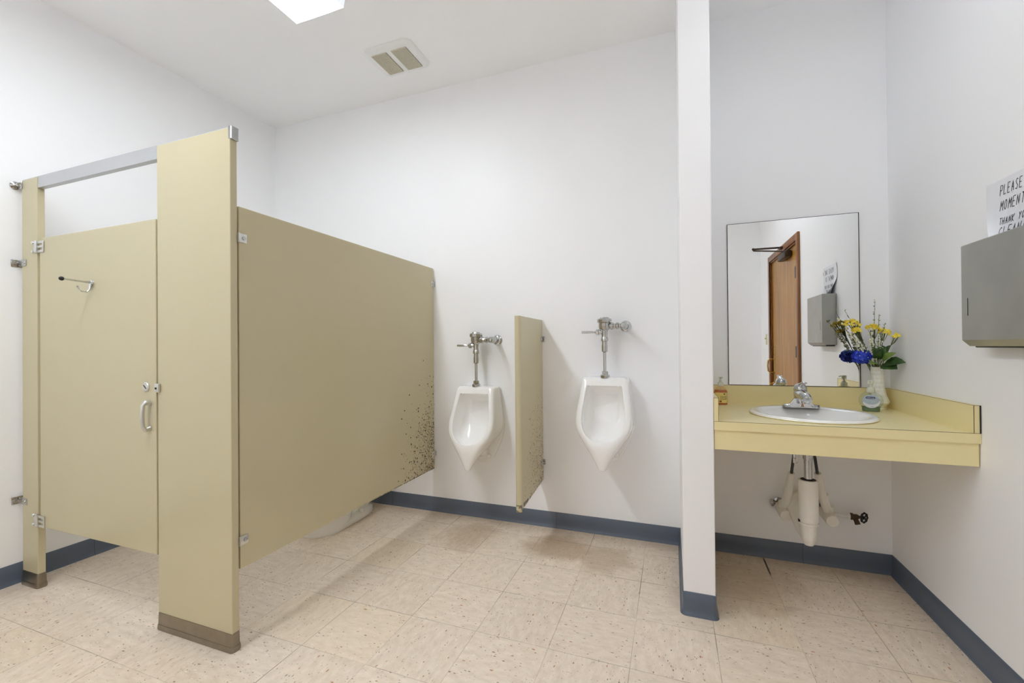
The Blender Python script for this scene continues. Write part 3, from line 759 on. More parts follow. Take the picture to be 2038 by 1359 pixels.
# put exact corners in place of the nearest boundary sample
for cx, cy in ((x0, y0), (x1, y0), (x1, y1), (x0, y1)):
    k = min(range(n), key=lambda i: (sq_[i][0] - cx) ** 2 + (sq_[i][1] - cy) ** 2); sq_[k] = (cx, cy)
mb.rings([[(x, y, ZC) for x, y in ring], [(x, y, ZC) for x, y in sq_], [(x, y, ZC - 0.019) for x, y in sq_], [(x, y, ZC - 0.019) for x, y in ring], [(x, y, ZC) for x, y in ring]], True, False, False)
obj('worktop', mb, 'counter', t, smooth=False)
mb = MB().box(x0, x1, CY0, CY0 + 0.02, ZC - 0.037, ZC - 0.001)
mb.m = 1; mb.box(x0, x1, CY0 + 0.0003, CY0 + 0.002, ZC - 0.0012, ZC + 0.0003)
obj('front_edge', mb, ['counter', 'seam'], t, smooth=False)
obj('apron', MB().box(x0 + 0.002, x1 - 0.004, CY0 + 0.006, CY0 + 0.024, 0.7195, ZC - 0.037), 'counter', t, smooth=False)
ZB = 0.9385
mb = MB().box(x0 + 0.019, x1 - 0.019, D - 0.02, D - 0.0005, ZC, ZB)
mb.m = 1; mb.box(x0 + 0.019, x1 - 0.019, D - 0.0205, D - 0.0195, ZB - 0.001, ZB + 0.0003)
obj('backsplash', mb, ['counter', 'seam'], t, smooth=False)
for xa, xb, xi in ((x0, x0 + 0.018, x0 + 0.018), (x1 - 0.019, x1, x1 - 0.019)):
    mb = MB().box(xa, xb, CY0 + 0.001, D - 0.0005, ZC, ZB)
    mb.m = 1
    mb.box(xi - 0.0007, xi + 0.0007, CY0 + 0.0004, CY0 + 0.002, ZC, ZB)
    mb.box(xa, xb, CY0 + 0.0004, CY0 + 0.002, ZB - 0.0008, ZB + 0.0004)
    mb.box(xi - 0.0006, xi + 0.0006, CY0 + 0.001, D - 0.02, ZB - 0.0006, ZB + 0.0004)
    obj('side_splash', mb, ['counter', 'seam'], t, smooth=False)
mb = MB().box(x1 - 0.0035, x1 + 0.0004, CY0 - 0.0003, CY0 + 0.004, ZC, ZB)
obj('wall_gap', mb, 'dark', t, smooth=False)

# sink
t = thing('sink', (CXC, CYC, ZC), 'round white drop-in sink set in the yellow vanity counter', 'sink')
RR = 0.243
prof = [(RR - 0.004, 0.0), (RR, 0.004), (RR - 0.002, 0.010), (RR - 0.010, 0.014), (RR - 0.022, 0.0135), (RR - 0.034, 0.008), (RR - 0.044, -0.004), (RR - 0.056, -0.03), (RR - 0.075, -0.07), (RR - 0.11, -0.105), (RR - 0.16, -0.122), (0.028, -0.128), (0.022, -0.132)]
outp = [(0.03, -0.14), (RR - 0.12, -0.128), (RR - 0.07, -0.10), (RR - 0.045, -0.05), (RR - 0.034, -0.02), (RR - 0.03, 0.0)]
def sring(r, h):
    o = []
    for k in range(64):
        a_ = 2 * pi * k / 64; rr = r
        dy_ = 0.0
        if h < 0.011 and r < RR - 0.02: dy_ = -0.016 * max(0, sin(a_)) * min(1, (RR - r) / 0.04)
        o.append((CXC + rr * cos(a_), CYC + (rr + dy_) * sin(a_), ZC + 0.0006 + h))
    return o
mb = MB().rings([sring(r, h) for r, h in outp[:-1]] + [sring(RR - 0.034, 0.0)] + [sring(r, h) for r, h in prof], True, True, True)
obj('basin', mb, 'porc_sink', t, ang=60)
obj('drain', MB().lathe([(0.026, 0.0), (0.026, 0.002), (0.018, 0.003), (0.016, 0.0), (0.0, 0.001)], (CXC, CYC, ZC - 0.130), n=24), 'chrome', t)

# faucet
FX, FY, FZ = 0.592, 2.492, ZC + 0.0135
t = thing('faucet', (FX, FY, FZ), 'chrome single lever faucet at the back of the round sink', 'faucet')
rg = []
for k in range(33):
    x = -0.079 + 0.158 * k / 32; ax = abs(x)
    h = 0.013 + 0.010 * max(0, 1 - ax / 0.079) + (0.048 * max(0, 1 - (ax / 0.048)) ** 0.9 if ax < 0.048 else 0)
    wy = 0.027 * sqrt(max(0.03, 1 - (max(0, ax - 0.055) / 0.0245) ** 2)) + 0.002
    top = wy * (0.62 if ax > 0.03 else 0.72)
    rg.append([(FX + x, FY - wy, FZ), (FX + x, FY - wy, FZ + 0.006), (FX + x, FY - top, FZ + h * 0.92), (FX + x, FY - top * 0.5, FZ + h), (FX + x, FY + top * 0.5, FZ + h), (FX + x, FY + top, FZ + h * 0.92), (FX + x, FY + wy, FZ + 0.006), (FX + x, FY + wy, FZ)])
obj('base_plate', MB().rings(rg), 'chrome', t, ang=40)
mb = MB().lathe([(0.030, 0.02), (0.029, 0.05), (0.030, 0.06), (0.030, 0.074), (0.027, 0.08)], (FX, FY, FZ), (0, 0.06, 1), 28)
mb.tube([(FX, FY + 0.005, FZ + 0.062), (FX, FY - 0.03, FZ + 0.064), (FX, FY - 0.07, FZ + 0.060), (FX, FY - 0.100, FZ + 0.053), (FX, FY - 0.112, FZ + 0.048), (FX, FY - 0.117, FZ + 0.045)], [0.027, 0.027, 0.025, 0.0225, 0.020, 0.010], 20)
mb.cyl((FX, FY - 0.098, FZ + 0.052), (FX, FY - 0.098, FZ + 0.028), 0.011, n=18)
obj('spout', mb, 'chrome', t, ang=50)
mb = MB().lathe([(0.028, 0.078), (0.029, 0.086), (0.027, 0.100), (0.0195, 0.112), (0.008, 0.117), (0, 0.118)], (FX, FY + 0.004, FZ), (0, 0.06, 1), 28)
mb.tube([(FX, FY + 0.012, FZ + 0.100), (FX + 0.001, FY - 0.012, FZ + 0.113), (FX + 0.003, FY - 0.038, FZ + 0.122), (FX + 0.004, FY - 0.052, FZ + 0.1225), (FX + 0.005, FY - 0.058, FZ + 0.121)], [0.012, 0.014, 0.0125, 0.011, 0.006], 14, True, 0.55)
obj('lever_handle', mb, 'chrome', t, ang=50)
# ------------------------------------------------------------------ mirror
t = thing('wall_mirror', (0.6, D, 1.39), 'frameless rectangular mirror on the wall above the yellow vanity counter', 'mirror')
mx0, mx1, mz0, mz1 = 0.2969, 0.9052, 0.9397, 1.8367
mb = MB().box(mx0, mx1, D - 0.005, D - 0.001, mz0, mz1)
obj('glass', mb, 'mirror', t, smooth=False)
e = 0.0032
mb = MB()
for a in ((mx0 - e / 2, mx0 + e / 2, mz0, mz1), (mx1 - e / 2, mx1 + e / 2, mz0, mz1), (mx0, mx1, mz1 - e / 3, mz1 + e / 3), (mx0, mx1, mz0 - 0.001, mz0 + e / 3)):
    mb.box(a[0], a[1], D - 0.0056, D - 0.0005, a[2], a[3])
obj('edge', mb, 'dark', t, smooth=False)

# ------------------------------------------------------------------ plumbing under the sink
PX, PY = 0.577, 2.325
t = thing('drain_pipe', (PX, PY, 0.3), 'chrome sink drain with fat white insulated trap below the vanity counter', 'pipe')
mb = MB().cyl((PX, PY, 0.50), (PX, PY, 0.698), 0.0165, n=20).lathe([(0.018, 0), (0.02, 0.004), (0.02, 0.05), (0.018, 0.054)], (PX, PY, 0.635), n=20).lathe([(0.024, 0.0), (0.026, 0.004), (0.026, 0.02)], (PX, PY, 0.678), n=20)
obj('tailpiece', mb, 'chrome_worn', t, label='chrome tailpiece')
mb = MB().lathe([(0.028, 0.545), (0.037, 0.543), (0.0385, 0.535), (0.0385, 0.36), (0.037, 0.352), (0.034, 0.345), (0.031, 0.30), (0.029, 0.275), (0.027, 0.268), (0.022, 0.262), (0.021, 0.254), (0.018, 0.248), (0.0, 0.246)], (PX, PY, 0), n=28)
mb.m = 1; mb.lathe([(0.0, 0.546), (0.030, 0.546), (0.031, 0.543)], (PX, PY, 0), n=28); mb.box(PX - 0.042, PX - 0.034, PY - 0.012, PY, 0.352, 0.362)
mb.m = 0; mb.lathe([(0.039, 0.343), (0.0395, 0.347), (0.039, 0.351)], (PX, PY, 0), n=28, cap=False)
obj('pipe_insulation', mb, ['insul', 'dark'], t)
pts = [(PX, PY + 0.01, 0.275), (PX + 0.002, PY + 0.10, 0.270), (PX - 0.002, PY + 0.18, 0.292), (PX - 0.008, PY + 0.235, 0.325), (PX - 0.006, PY + 0.262, 0.358), (PX + 0.018, PY + 0.285, 0.380), (PX + 0.05, PY + 0.30, 0.382), (PX + 0.07, PY + 0.335, 0.38), (PX + 0.07, PY + 0.382, 0.38)]
pp = []
for i in range(len(pts) - 1):
    for k in range(4):
        tt = i + k / 4; pp.append(tuple(smooth_tab([(j, pts[j][c]) for j in range(len(pts))], tt) for c in range(3)))
pp.append(pts[-1])
obj('trap_arm', MB().tube(pp, 0.024, 16), 'insul', t)
mb = MB().tube([(PX - 0.045, PY + 0.02, 0.71), (PX - 0.045, PY + 0.02, 0.62)], 0.004, 8).box(PX - 0.054, PX - 0.036, PY + 0.015, PY + 0.025, 0.61, 0.655, 0.002).tube([(PX - 0.062, PY + 0.02, 0.664), (PX - 0.01, PY + 0.01, 0.667)], 0.0045, 8)
obj('stopper_rod', mb, 'chrome_worn', t)
def supply(xt, yt, zt, xm, ym, zm, xv, yv, zv, label):
    t = thing('supply_line', (xv, yv, zv), label, 'pipe', 'insulated sink supply lines')
    h = MB().tube([(xt, yt, 0.72), (xt, yt, zt + 0.04), ((xt * 2 + xm) / 3, yt, zt + 0.015), (xm, ym, zm - 0.01)], 0.0065, 10)
    obj('hose', h, 'hose', t)
    mb = MB().tube([(xm, ym, zm), ((xm * 2 + xv) / 3, (ym * 2 + yv) / 3, zm - (zm - zv) * 0.42), ((xm + 2 * xv) / 3, (ym + 2 * yv) / 3, zv + (zm - zv) * 0.27), (xv, yv, zv + 0.012)], [0.015, 0.018, 0.0195, 0.019], 16)
    mb.lathe([(0.0205, 0), (0.0205, 0.004)], ((xm + xv) / 2, (ym + yv) / 2, (zm + zv) / 2), (xv - xm, yv - ym, zv - zm), 16)
    obj('pipe_insulation', mb, 'insul', t)
    mb = MB().lathe([(0.027, 0), (0.029, 0.004), (0.029, 0.10), (0.028, 0.122), (0.026, 0.126), (0, 0.127)], (xv, yv + 0.07, zv - 0.004), (0, -1, -0.05), 24)
    mb.lathe([(0.023, 0.0), (0.023, 0.03)], (xv, yv, zv + 0.016), (0, 0, 1), 16)
    obj('valve_cover', mb, 'insul', t)
    mb = MB().cyl((xv, yv + 0.07, zv), (xv, D, zv + 0.004), 0.008, n=12)
    mb.lathe([(0.028, 0), (0.028, 0.003), (0.02, 0.006), (0.009, 0.008)], (xv, D, zv + 0.004), (0, -1, 0), 24)
    mb.tube([(xv, yv + 0.085, zv + 0.0), (xv - 0.03, yv + 0.085, zv + 0.006)], 0.007, 10)
    mb.lathe([(0.017, -0.006), (0.019, -0.003), (0.019, 0.003), (0.017, 0.006)], (xv - 0.036, yv + 0.085, zv + 0.006), (1, 0, 0.15), 14)
    obj('shutoff_valve', mb, 'chrome_worn', t)
    return t
supply(0.554, 2.46, 0.60, 0.545, 2.48, 0.53, 0.535, 2.60, 0.302, 'white insulated supply line left of the sink drain under the counter')
supply(0.634, 2.462, 0.60, 0.652, 2.47, 0.54, 0.722, 2.565, 0.312, 'white insulated supply line right of the sink drain under the counter')
t = thing('water_spigot', (0.85, 2.645, 0.29), 'brass spigot with black wheel handle on a white pipe under the counter', 'spigot')
yy, zz = 2.640, 0.294
mb = MB().tube([(0.752, 2.7075, zz + 0.004), (0.752, yy + 0.01, zz + 0.003), (0.762, yy, zz + 0.002), (0.832, yy, zz)], 0.011, 14).lathe([(0.0135, 0), (0.0135, 0.016)], (0.818, yy, zz), (1, 0, 0), 14)
obj('pipe', mb, 'pipe_white', t, label='white painted pipe')
mb = MB().lathe([(0.014, 0), (0.017, 0.004), (0.017, 0.012), (0.012, 0.016), (0.013, 0.03), (0.010, 0.036), (0.007, 0.04), (0.007, 0.052)], (0.832, yy, zz), (1, 0, 0), 14)
mb.tube([(0.852, yy, zz - 0.004), (0.856, yy - 0.012, zz - 0.018), (0.860, yy - 0.016, zz - 0.032)], [0.010, 0.011, 0.012], 12)
obj('valve_body', mb, 'brasspipe', t)
mb = MB()
ax = Vector((0.62, -0.78, 0.0)).normalized(); u = ax.orthogonal().normalized(); vv = ax.cross(u); c0 = Vector((0.890, yy - 0.004, zz))
mb.tube([c0 + (u * cos(2 * pi * k / 24) + vv * sin(2 * pi * k / 24)) * (0.0225 + 0.0018 * cos(k * pi * 2 / 3)) for k in range(25)], 0.0042, 8, False)
for k in range(4): mb.tube([c0, c0 + (u * cos(pi * k / 2) + vv * sin(pi * k / 2)) * 0.020], 0.0032, 6)
mb.lathe([(0.007, -0.004), (0.007, 0.004)], c0, ax, 10)
obj('wheel_handle', mb, 'black', t)

# ------------------------------------------------------------------ paper towel dispenser, notice, switch
DP0 = XR - 0.083
dy0, dy1, dz0, dz1 = 1.625, 1.955, 1.172, 1.499
t = thing('paper_towel_dispenser', (XR, 1.79, 1.33), 'grey brushed steel paper towel dispenser on the right wall', 'dispenser')
sec = [(XR - 0.0005, dz1), (DP0 + 0.003, dz1), (DP0, dz1 - 0.003), (DP0, dz0), (DP0 + 0.020, dz0 - 0.021), (DP0 + 0.023, dz0 - 0.021), (DP0 + 0.020, dz0 - 0.016), (XR - 0.0005, dz0 - 0.016)]
mb = MB().rings([[(x, y, z) for x, z in sec] for y in (dy0, dy1)])
obj('cabinet', mb, 'brushed', t, smooth=False)
mb = MB().box(DP0 + 0.023, XR - 0.004, dy0 + 0.02, dy1 - 0.02, dz0 - 0.026, dz0 - 0.012, 0.004)
obj('towel_slot', mb, 'black', t, label='dark towel opening')
mb = MB().box(DP0 - 0.0006, DP0 + 0.001, dy1 - 0.034, dy1 - 0.0315, 1.255, 1.315)
obj('level_slot', mb, 'dark', t, smooth=False)

# handwritten notice
t = thing('paper_notice', (XR, 1.84, 1.60), 'white paper notice handwritten in black marker above the towel dispenser', 'notice')
SY, SZ, SW, SH = 1.981, 1.702, 0.279, 0.197
def sheet(u, v, lift=0.0):
    k = max(0.0, (v - 0.06) / (SH - 0.06)) * max(0.0, 1 - u / 0.16)
    k2 = max(0.0, 1 - v / 0.05) * max(0.0, 1 - u / 0.03)
    o = 0.0015 + 0.036 * k * k + 0.004 * k2
    return (XR - o - lift, SY - u - 0.080 * k * k - 0.010 * k2, SZ - v - 0.045 * (u * 0))
NU, NV = 24, 18
mb = MB()
fr = [sheet(SW * i / NU, SH * j / NV) for j in range(NV + 1) for i in range(NU + 1)]
bk = [(x + 0.0004, y, z) for x, y, z in fr]
q = [(j * (NU + 1) + i, j * (NU + 1) + i + 1, (j + 1) * (NU + 1) + i + 1, (j + 1) * (NU + 1) + i) for j in range(NV) for i in range(NU)]
mb.add(fr, q); mb.add(bk, [tuple(reversed(f)) for f in q])
obj('sheet', mb, 'paper', t)
GL = {  # stroke letters in a unit box
 'P': [[(0, 0), (0, 1), (.5, 1), (.65, .8), (.5, .52), (0, .48)]], 'L': [[(0, 1), (0, 0), (.6, .05)]], 'E': [[(.6, 1), (0, 1), (0, 0), (.6, 0)], [(0, .52), (.5, .52)]],
 'A': [[(0, 0), (.3, 1), (.6, 0)], [(.12, .4), (.5, .4)]], 'S': [[(.6, .9), (.3, 1), (.05, .8), (.3, .52), (.58, .3), (.35, 0), (0, .1)]], 'T': [[(0, 1), (.7, 1)], [(.35, 1), (.35, 0)]],
 'K': [[(0, 1), (0, 0)], [(.6, 1), (.02, .45), (.6, 0)]], 'M': [[(0, 0), (.08, 1), (.35, .35), (.62, 1), (.7, 0)]], 'O': [[(.3, 1), (.05, .75), (.05, .25), (.3, 0), (.55, .25), (.55, .75), (.3, 1)]],
 'N': [[(0, 0), (0, 1), (.55, 0), (.55, 1)]], 'W': [[(0, 1), (.18, 0), (.35, .6), (.52, 0), (.7, 1)]], 'I': [[(.2, 1), (.2, 0)]], 'H': [[(0, 1), (0, 0)], [(.55, 1), (.55, 0)], [(0, .5), (.55, .5)]],
 'Y': [[(0, 1), (.3, .5), (.6, 1)], [(.3, .5), (.3, 0)]], 'U': [[(0, 1), (.03, .2), (.28, 0), (.52, .2), (.55, 1)]], 'F': [[(.6, 1), (0, 1), (0, 0)], [(0, .52), (.5, .52)]],
 'R': [[(0, 0), (0, 1), (.5, 1), (.6, .78), (.45, .52), (0, .5), (.6, 0)]], 'C': [[(.58, .85), (.35, 1), (.05, .7), (.05, .3), (.3, 0), (.58, .12)]], 'G': [[(.58, .85), (.35, 1), (.05, .7), (.05, .3), (.3, 0), (.58, .15), (.58, .45), (.35, .45)]]}
def write(mb, text, u0, vbase, h, adv, slant, th, place):
    u = u0
    for ch in text:
        if ch != ' ':
            for st in GL[ch]:
                P2 = []
                for i in range(len(st) - 1):
                    for k in range(3): P2.append((st[i][0] + (st[i + 1][0] - st[i][0]) * k / 3, st[i][1] + (st[i + 1][1] - st[i][1]) * k / 3))
                P2.append(st[-1])
                P2 = [(u + (x * 0.78) * adv / 0.72 * 0.9 + slant * y * h, vbase - y * h) for x, y in P2]
                vs = []
                for i, (a, b) in enumerate(P2):
                    a0, b0 = P2[max(i - 1, 0)]; a1, b1 = P2[min(i + 1, len(P2) - 1)]
                    dx, dy = a1 - a0, b1 - b0; l = math.hypot(dx, dy) or 1; nx, ny = -dy / l * th / 2, dx / l * th / 2
                    vs += [place(a + nx, b + ny), place(a - nx, b - ny)]
                mb.add(vs, [(2 * i, 2 * i + 1, 2 * i + 3, 2 * i + 2) for i in range(len(P2) - 1)])
        u += adv
pl = lambda u, v: sheet(u, v, 0.0005)
for args in (('PLEASE TAKE A', 0.069, 0.053, 0.032, 0.0170, 0.14), ('MOMENT TO', 0.067, 0.104, 0.032, 0.0185, 0.22), ('THANK YOU FOR', 0.060, 0.151, 0.022, 0.0146, 0.30), ('CLEANING', 0.052, 0.190, 0.030, 0.0215, 0.42)):
    mb = MB(); write(mb, *args, 0.0025, pl)
    obj('handwriting', mb, 'ink', t, smooth=False)

t = thing('light_switch', (XR, -0.315, 1.22), 'ivory light switch beside the wooden door, seen in the mirror', 'switch')
obj('cover_plate', MB().box(XR - 0.006, XR, -0.35, -0.28, 1.16, 1.28, 0.002), 'ivory', t)
obj('toggle', MB().box(XR - 0.022, XR - 0.005, -0.32, -0.31, 1.222, 1.238, 0.002), 'ivory', t)

# ------------------------------------------------------------------ soap bottles
def text_mesh(mb, txt, size, place, bold=0.0, wmax=None):
    cu = bpy.data.curves.new('tmp', 'FONT'); cu.body = txt; cu.size = size; cu.align_x = 'CENTER'; cu.align_y = 'CENTER'; cu.offset = bold
    o = bpy.data.objects.new('tmp', cu); COL.objects.link(o)
    dg = bpy.context.evaluated_depsgraph_get(); dg.update()
    me = bpy.data.meshes.new_from_object(o.evaluated_get(dg), depsgraph=dg)
    xs = [v.co.x for v in me.vertices]; k = 1.0
    if wmax and xs and max(xs) - min(xs) > wmax: k = wmax / (max(xs) - min(xs))
    mb.add([place(v.co.x * k, v.co.y) for v in me.vertices], [tuple(p.vertices) for p in me.polygons])
    bpy.data.objects.remove(o, do_unlink=True); bpy.data.curves.remove(cu); bpy.data.meshes.remove(me)

GX, GY, GZ = 0.887, 2.532, ZC + 0.0006
t = thing('soap_bottle', (GX, GY, GZ), 'round clear pump bottle with green soap at its bottom, beside the white vase', 'soap bottle', 'hand soap pump bottles')
ga = radians(-16)
ca, sa = cos(ga), sin(ga)
def G(u, v, z): return (GX + u * ca - v * sa, GY + u * sa + v * ca, GZ + z)
# flattened disc body: half width at height z
def gw(z):
    c_z, R_ = 0.051, 0.0465
    w0 = sqrt(max(0.0, R_ * R_ - (z - c_z) ** 2)) if abs(z - c_z) < R_ else 0
    return max(w0, 0.0345 if z < 0.03 else 0.0)
def gring(z, s=1.0):
    w_ = max(gw(z), 0.010) * s; d_ = (0.0185 * sqrt(max(0.12, 1 - (max(0, z - 0.05) / 0.05) ** 2))) * s
    return [G(w_ * math.copysign(abs(cos(a_)) ** 0.8, cos(a_)), d_ * math.copysign(abs(sin(a_)) ** 0.8, sin(a_)), z) for a_ in [2 * pi * k / 32 for k in range(32)]]
zs = [0.0, 0.003] + [0.003 + 0.093 * k / 22 for k in range(1, 23)]
bt = obj('bottle', MB().rings([gring(0.0, 0.94)] + [gring(z) for z in zs[1:]]), 'clear', t)
obj('liquid', MB().rings([gring(0.002, 0.92)] + [gring(z, 0.95) for z in (0.006, 0.012, 0.018, 0.024)]), 'greensoap', t, label='green liquid soap')
mb = MB().lathe([(0.013, 0.088), (0.0165, 0.093), (0.0165, 0.108), (0.014, 0.111), (0.010, 0.112), (0.010, 0.118)], (GX, GY, GZ), n=20)
mb.lathe([(0.0045, 0.115), (0.0045, 0.128), (0.0105, 0.130), (0.0115, 0.134), (0.0115, 0.146), (0.009, 0.149), (0, 0.150)], (GX, GY, GZ), n=16)
mb.tube([G(0.0, 0, 0.143), G(-0.006, -0.018, 0.1445), G(-0.009, -0.027, 0.141)], [0.0055, 0.0045, 0.003], 10)
mb.tube([G(0, 0, 0.09), G(0, 0, 0.01)], 0.0022, 8)
obj('pump', mb, 'pumpwhite', t)
def gdisc(rx, rz, cz, off, n=36): return [(rx * cos(2 * pi * k / n), cz + rz * sin(2 * pi * k / n)) for k in range(n)]
def gfront(u, z, off=0.0006):
    w_ = max(gw(z), 0.010); d_ = 0.0185 * sqrt(max(0.12, 1 - (max(0, z - 0.05) / 0.05) ** 2))
    k = min(1.0, abs(u) / w_)
    return G(u, -(d_ * max(0.0, 1 - k ** 2.5) ** 0.4 + off), z)
def patch(mb, ol, off):
    cu = sum(p[0] for p in ol) / len(ol); cz = sum(p[1] for p in ol) / len(ol); n = len(ol); K = 5
    vs = [gfront(cu, cz, off)]
    for r in range(1, K + 1): vs += [gfront(cu + (u - cu) * r / K, cz + (z - cz) * r / K, off) for u, z in ol]
    fs = [(0, 1 + i, 1 + (i + 1) % n) for i in range(n)]
    for r in range(K - 1): fs += [(1 + r * n + i, 1 + (r + 1) * n + i, 1 + (r + 1) * n + (i + 1) % n, 1 + r * n + (i + 1) % n) for i in range(n)]
    mb.add(vs, fs)
mb = MB()
patch(mb, gdisc(0.0325, 0.031, 0.049, 0), 0.0006)
mb.m = 1
cres = [(0.0325 * cos(a_), 0.049 + 0.031 * sin(a_)) for a_ in [radians(200 + 165 * k / 20) for k in range(21)]] 
inn = [(0.0305 * cos(a_) , 0.056 + 0.022 * sin(a_)) for a_ in [radians(355 - 150 * k / 20) for k in range(21)]]
vs = [gfront(*p, 0.001) for p in cres] + [gfront(*p, 0.001) for p in reversed(inn)]
mb.add(vs, [(i, i + 1, 22 + i, 21 + i) for i in range(20)])
mb.m = 2
patch(mb, [(-0.002 + u, 0.066 + z) for u, z in rrect(0.036, 0.0105, 0.005, 4)], 0.0012)
mb.m = 1; text_mesh(mb, 'Softsoap', 0.0085, lambda u, v: gfront(-0.002 + u, 0.066 + v, 0.0018), 0.0, 0.029)
mb.m = 2; text_mesh(mb, 'aloe', 0.006, lambda u, v: gfront(0.004 + u, 0.0245 + v, 0.0018))
obj('product_label', mb, ['label_blue', 'label_white', 'navy'], t, smooth=False)

OX, OY, OZ = 0.245, 2.60, ZC + 0.0006
t = thing('soap_bottle', (OX, OY, OZ), 'amber pump bottle of orange soap with a yellow label, beside the wing wall', 'soap bottle', 'hand soap pump bottles')
def oring(z, s=1.0):
    if z < 0.068: w_, d_ = 0.033, 0.021
    else:
        k = min(1, (z - 0.068) / 0.032); w_ = 0.033 - 0.022 * k ** 1.6; d_ = 0.021 - 0.010 * k ** 1.6
    return [(OX + w_ * s * math.copysign(abs(cos(a_)) ** 0.7, cos(a_)), OY + d_ * s * math.copysign(abs(sin(a_)) ** 0.7, sin(a_)), OZ + z) for a_ in [2 * pi * k / 32 for k in range(32)]]
obj('bottle', MB().rings([oring(0, 0.93), oring(0.003)] + [oring(0.003 + 0.097 * k / 18) for k in range(1, 19)]), 'amber', t)
obj('liquid', MB().rings([oring(0.001, 0.92), oring(0.004, 0.965)] + [oring(z, 0.965) for z in (0.02, 0.04, 0.06, 0.072, 0.078)]), 'orangesoap', t, label='orange liquid soap')
mb = MB().lathe([(0.012, 0.098), (0.0155, 0.101), (0.0155, 0.118), (0.012, 0.121), (0.007, 0.122), (0.007, 0.132), (0.0045, 0.133), (0.0045, 0.140), (0.009, 0.142), (0.009, 0.150), (0, 0.152)], (OX, OY, OZ), n=18)
mb.tube([(OX, OY, OZ + 0.147), (OX + 0.004, OY - 0.02, OZ + 0.149), (OX + 0.006, OY - 0.032, OZ + 0.145)], [0.0055, 0.0045, 0.003], 10)
mb.tube([(OX, OY, OZ + 0.1), (OX, OY, OZ + 0.012)], 0.0022, 8)
obj('pump', mb, 'pumpwhite', t)
def ofront(u, z, off=0.0006):
    k = min(1.0, abs(u) / 0.033); return (OX + u, OY - (0.021 * max(0.0, 1 - k ** 2.857) ** 0.35 + off), OZ + z)
mb = MB()
nu = 16
vs = [ofront(-0.030 + 0.060 * i / nu, z) for z in (0.010, 0.066) for i in range(nu + 1)]
mb.add(vs, [(i, i + 1, nu + 2 + i, nu + 1 + i) for i in range(nu)])
mb.m = 1; text_mesh(mb, 'HAND', 0.013, lambda u, v: ofront(0.012 + u, 0.042 + v, 0.0012), 0.0, 0.03); text_mesh(mb, 'SOAP', 0.013, lambda u, v: ofront(0.012 + u, 0.031 + v, 0.0012), 0.0, 0.034)
mb.m = 2; mb.add([ofront(-0.002 + 0.0055 * cos(2 * pi * k / 14), 0.0185 + 0.0055 * sin(2 * pi * k / 14), 0.0012) for k in range(14)], [tuple(range(14))])
mb.m = 3; mb.add([ofront(0.016 + 0.004 * cos(2 * pi * k / 14), 0.058 + 0.005 * sin(2 * pi * k / 14), 0.0012) for k in range(14)], [tuple(range(14))]); mb.add([ofront(u, z, 0.0012) for u, z in ((-0.014, 0.018), (-0.008, 0.022), (-0.008, 0.018))], [(0, 1, 2)])
mb.m = 4; mb.add([ofront(u, z, 0.0010) for u, z in ((0.006, 0.047), (0.026, 0.047), (0.026, 0.051), (0.006, 0.051))], [(0, 1, 2, 3)])
obj('product_label', mb, ['label_yellow', 'ink', 'red', 'greenprint', 'gold'], t, smooth=False)

# ------------------------------------------------------------------ vase and flowers
VX, VY, VZ = 0.950, 2.628, ZC + 0.0006
t = thing('flower_vase', (VX, VY, VZ), 'white textured milk glass vase holding flowers in the counter corner', 'vase')
prof = [(0.030, 0.0), (0.031, 0.004), (0.024, 0.010), (0.030, 0.018), (0.042, 0.030), (0.045, 0.040), (0.040, 0.052), (0.0315, 0.075), (0.0265, 0.105), (0.0255, 0.135), (0.0265, 0.165), (0.029, 0.190), (0.032, 0.208), (0.0305, 0.208), (0.027, 0.190), (0.024, 0.15), (0.024, 0.12)]
obj('vase_body', MB().lathe(prof, (VX, VY, VZ), n=48), 'vase', t, ang=60)
rim = Vector((VX, VY, VZ + 0.20))
FG = 'artificial flowers in the vase'
def path3(a, b, bend, n=8):
    a, b = Vector(a), Vector(b); m = (a + b) / 2 + Vector(bend)
    return [a * (1 - k / n) ** 2 + m * 2 * (k / n) * (1 - k / n) + b * (k / n) ** 2 for k in range(n + 1)]
def leaf_mesh(mb, base, tip, width, nrm, curl=0.0, n=8):
    base, tip, nrm = Vector(base), Vector(tip), Vector(nrm).normalized(); d = tip - base; side = d.cross(nrm).normalized()
    up_ = side.cross(d).normalized()
    vs = []
    for k in range(n + 1):
        s = k / n; w_ = width * (sin(pi * s ** 0.8)) ** 0.9 * (1 + 0.08 * sin(k * 2.6)) if 0 < k < n else 0.0004
        c = base + d * s + up_ * (curl * sin(pi * s))
        vs += [c - side * w_ / 2 + up_ * w_ * 0.12, c, c + side * w_ / 2 + up_ * w_ * 0.12]
    fs = []
    for k in range(n):
        o = 3 * k; fs += [(o, o + 1, o + 4, o + 3), (o + 1, o + 2, o + 5, o + 4)]
    mb.add(vs, fs)
def stem_root(): 
    a_ = random.uniform(0, 2 * pi); return (VX + 0.010 * cos(a_), VY + 0.010 * sin(a_), VZ + 0.13)
def flower_root(label): 
    return thing('flower', (VX, VY, VZ + 0.13), label, 'flower', FG)
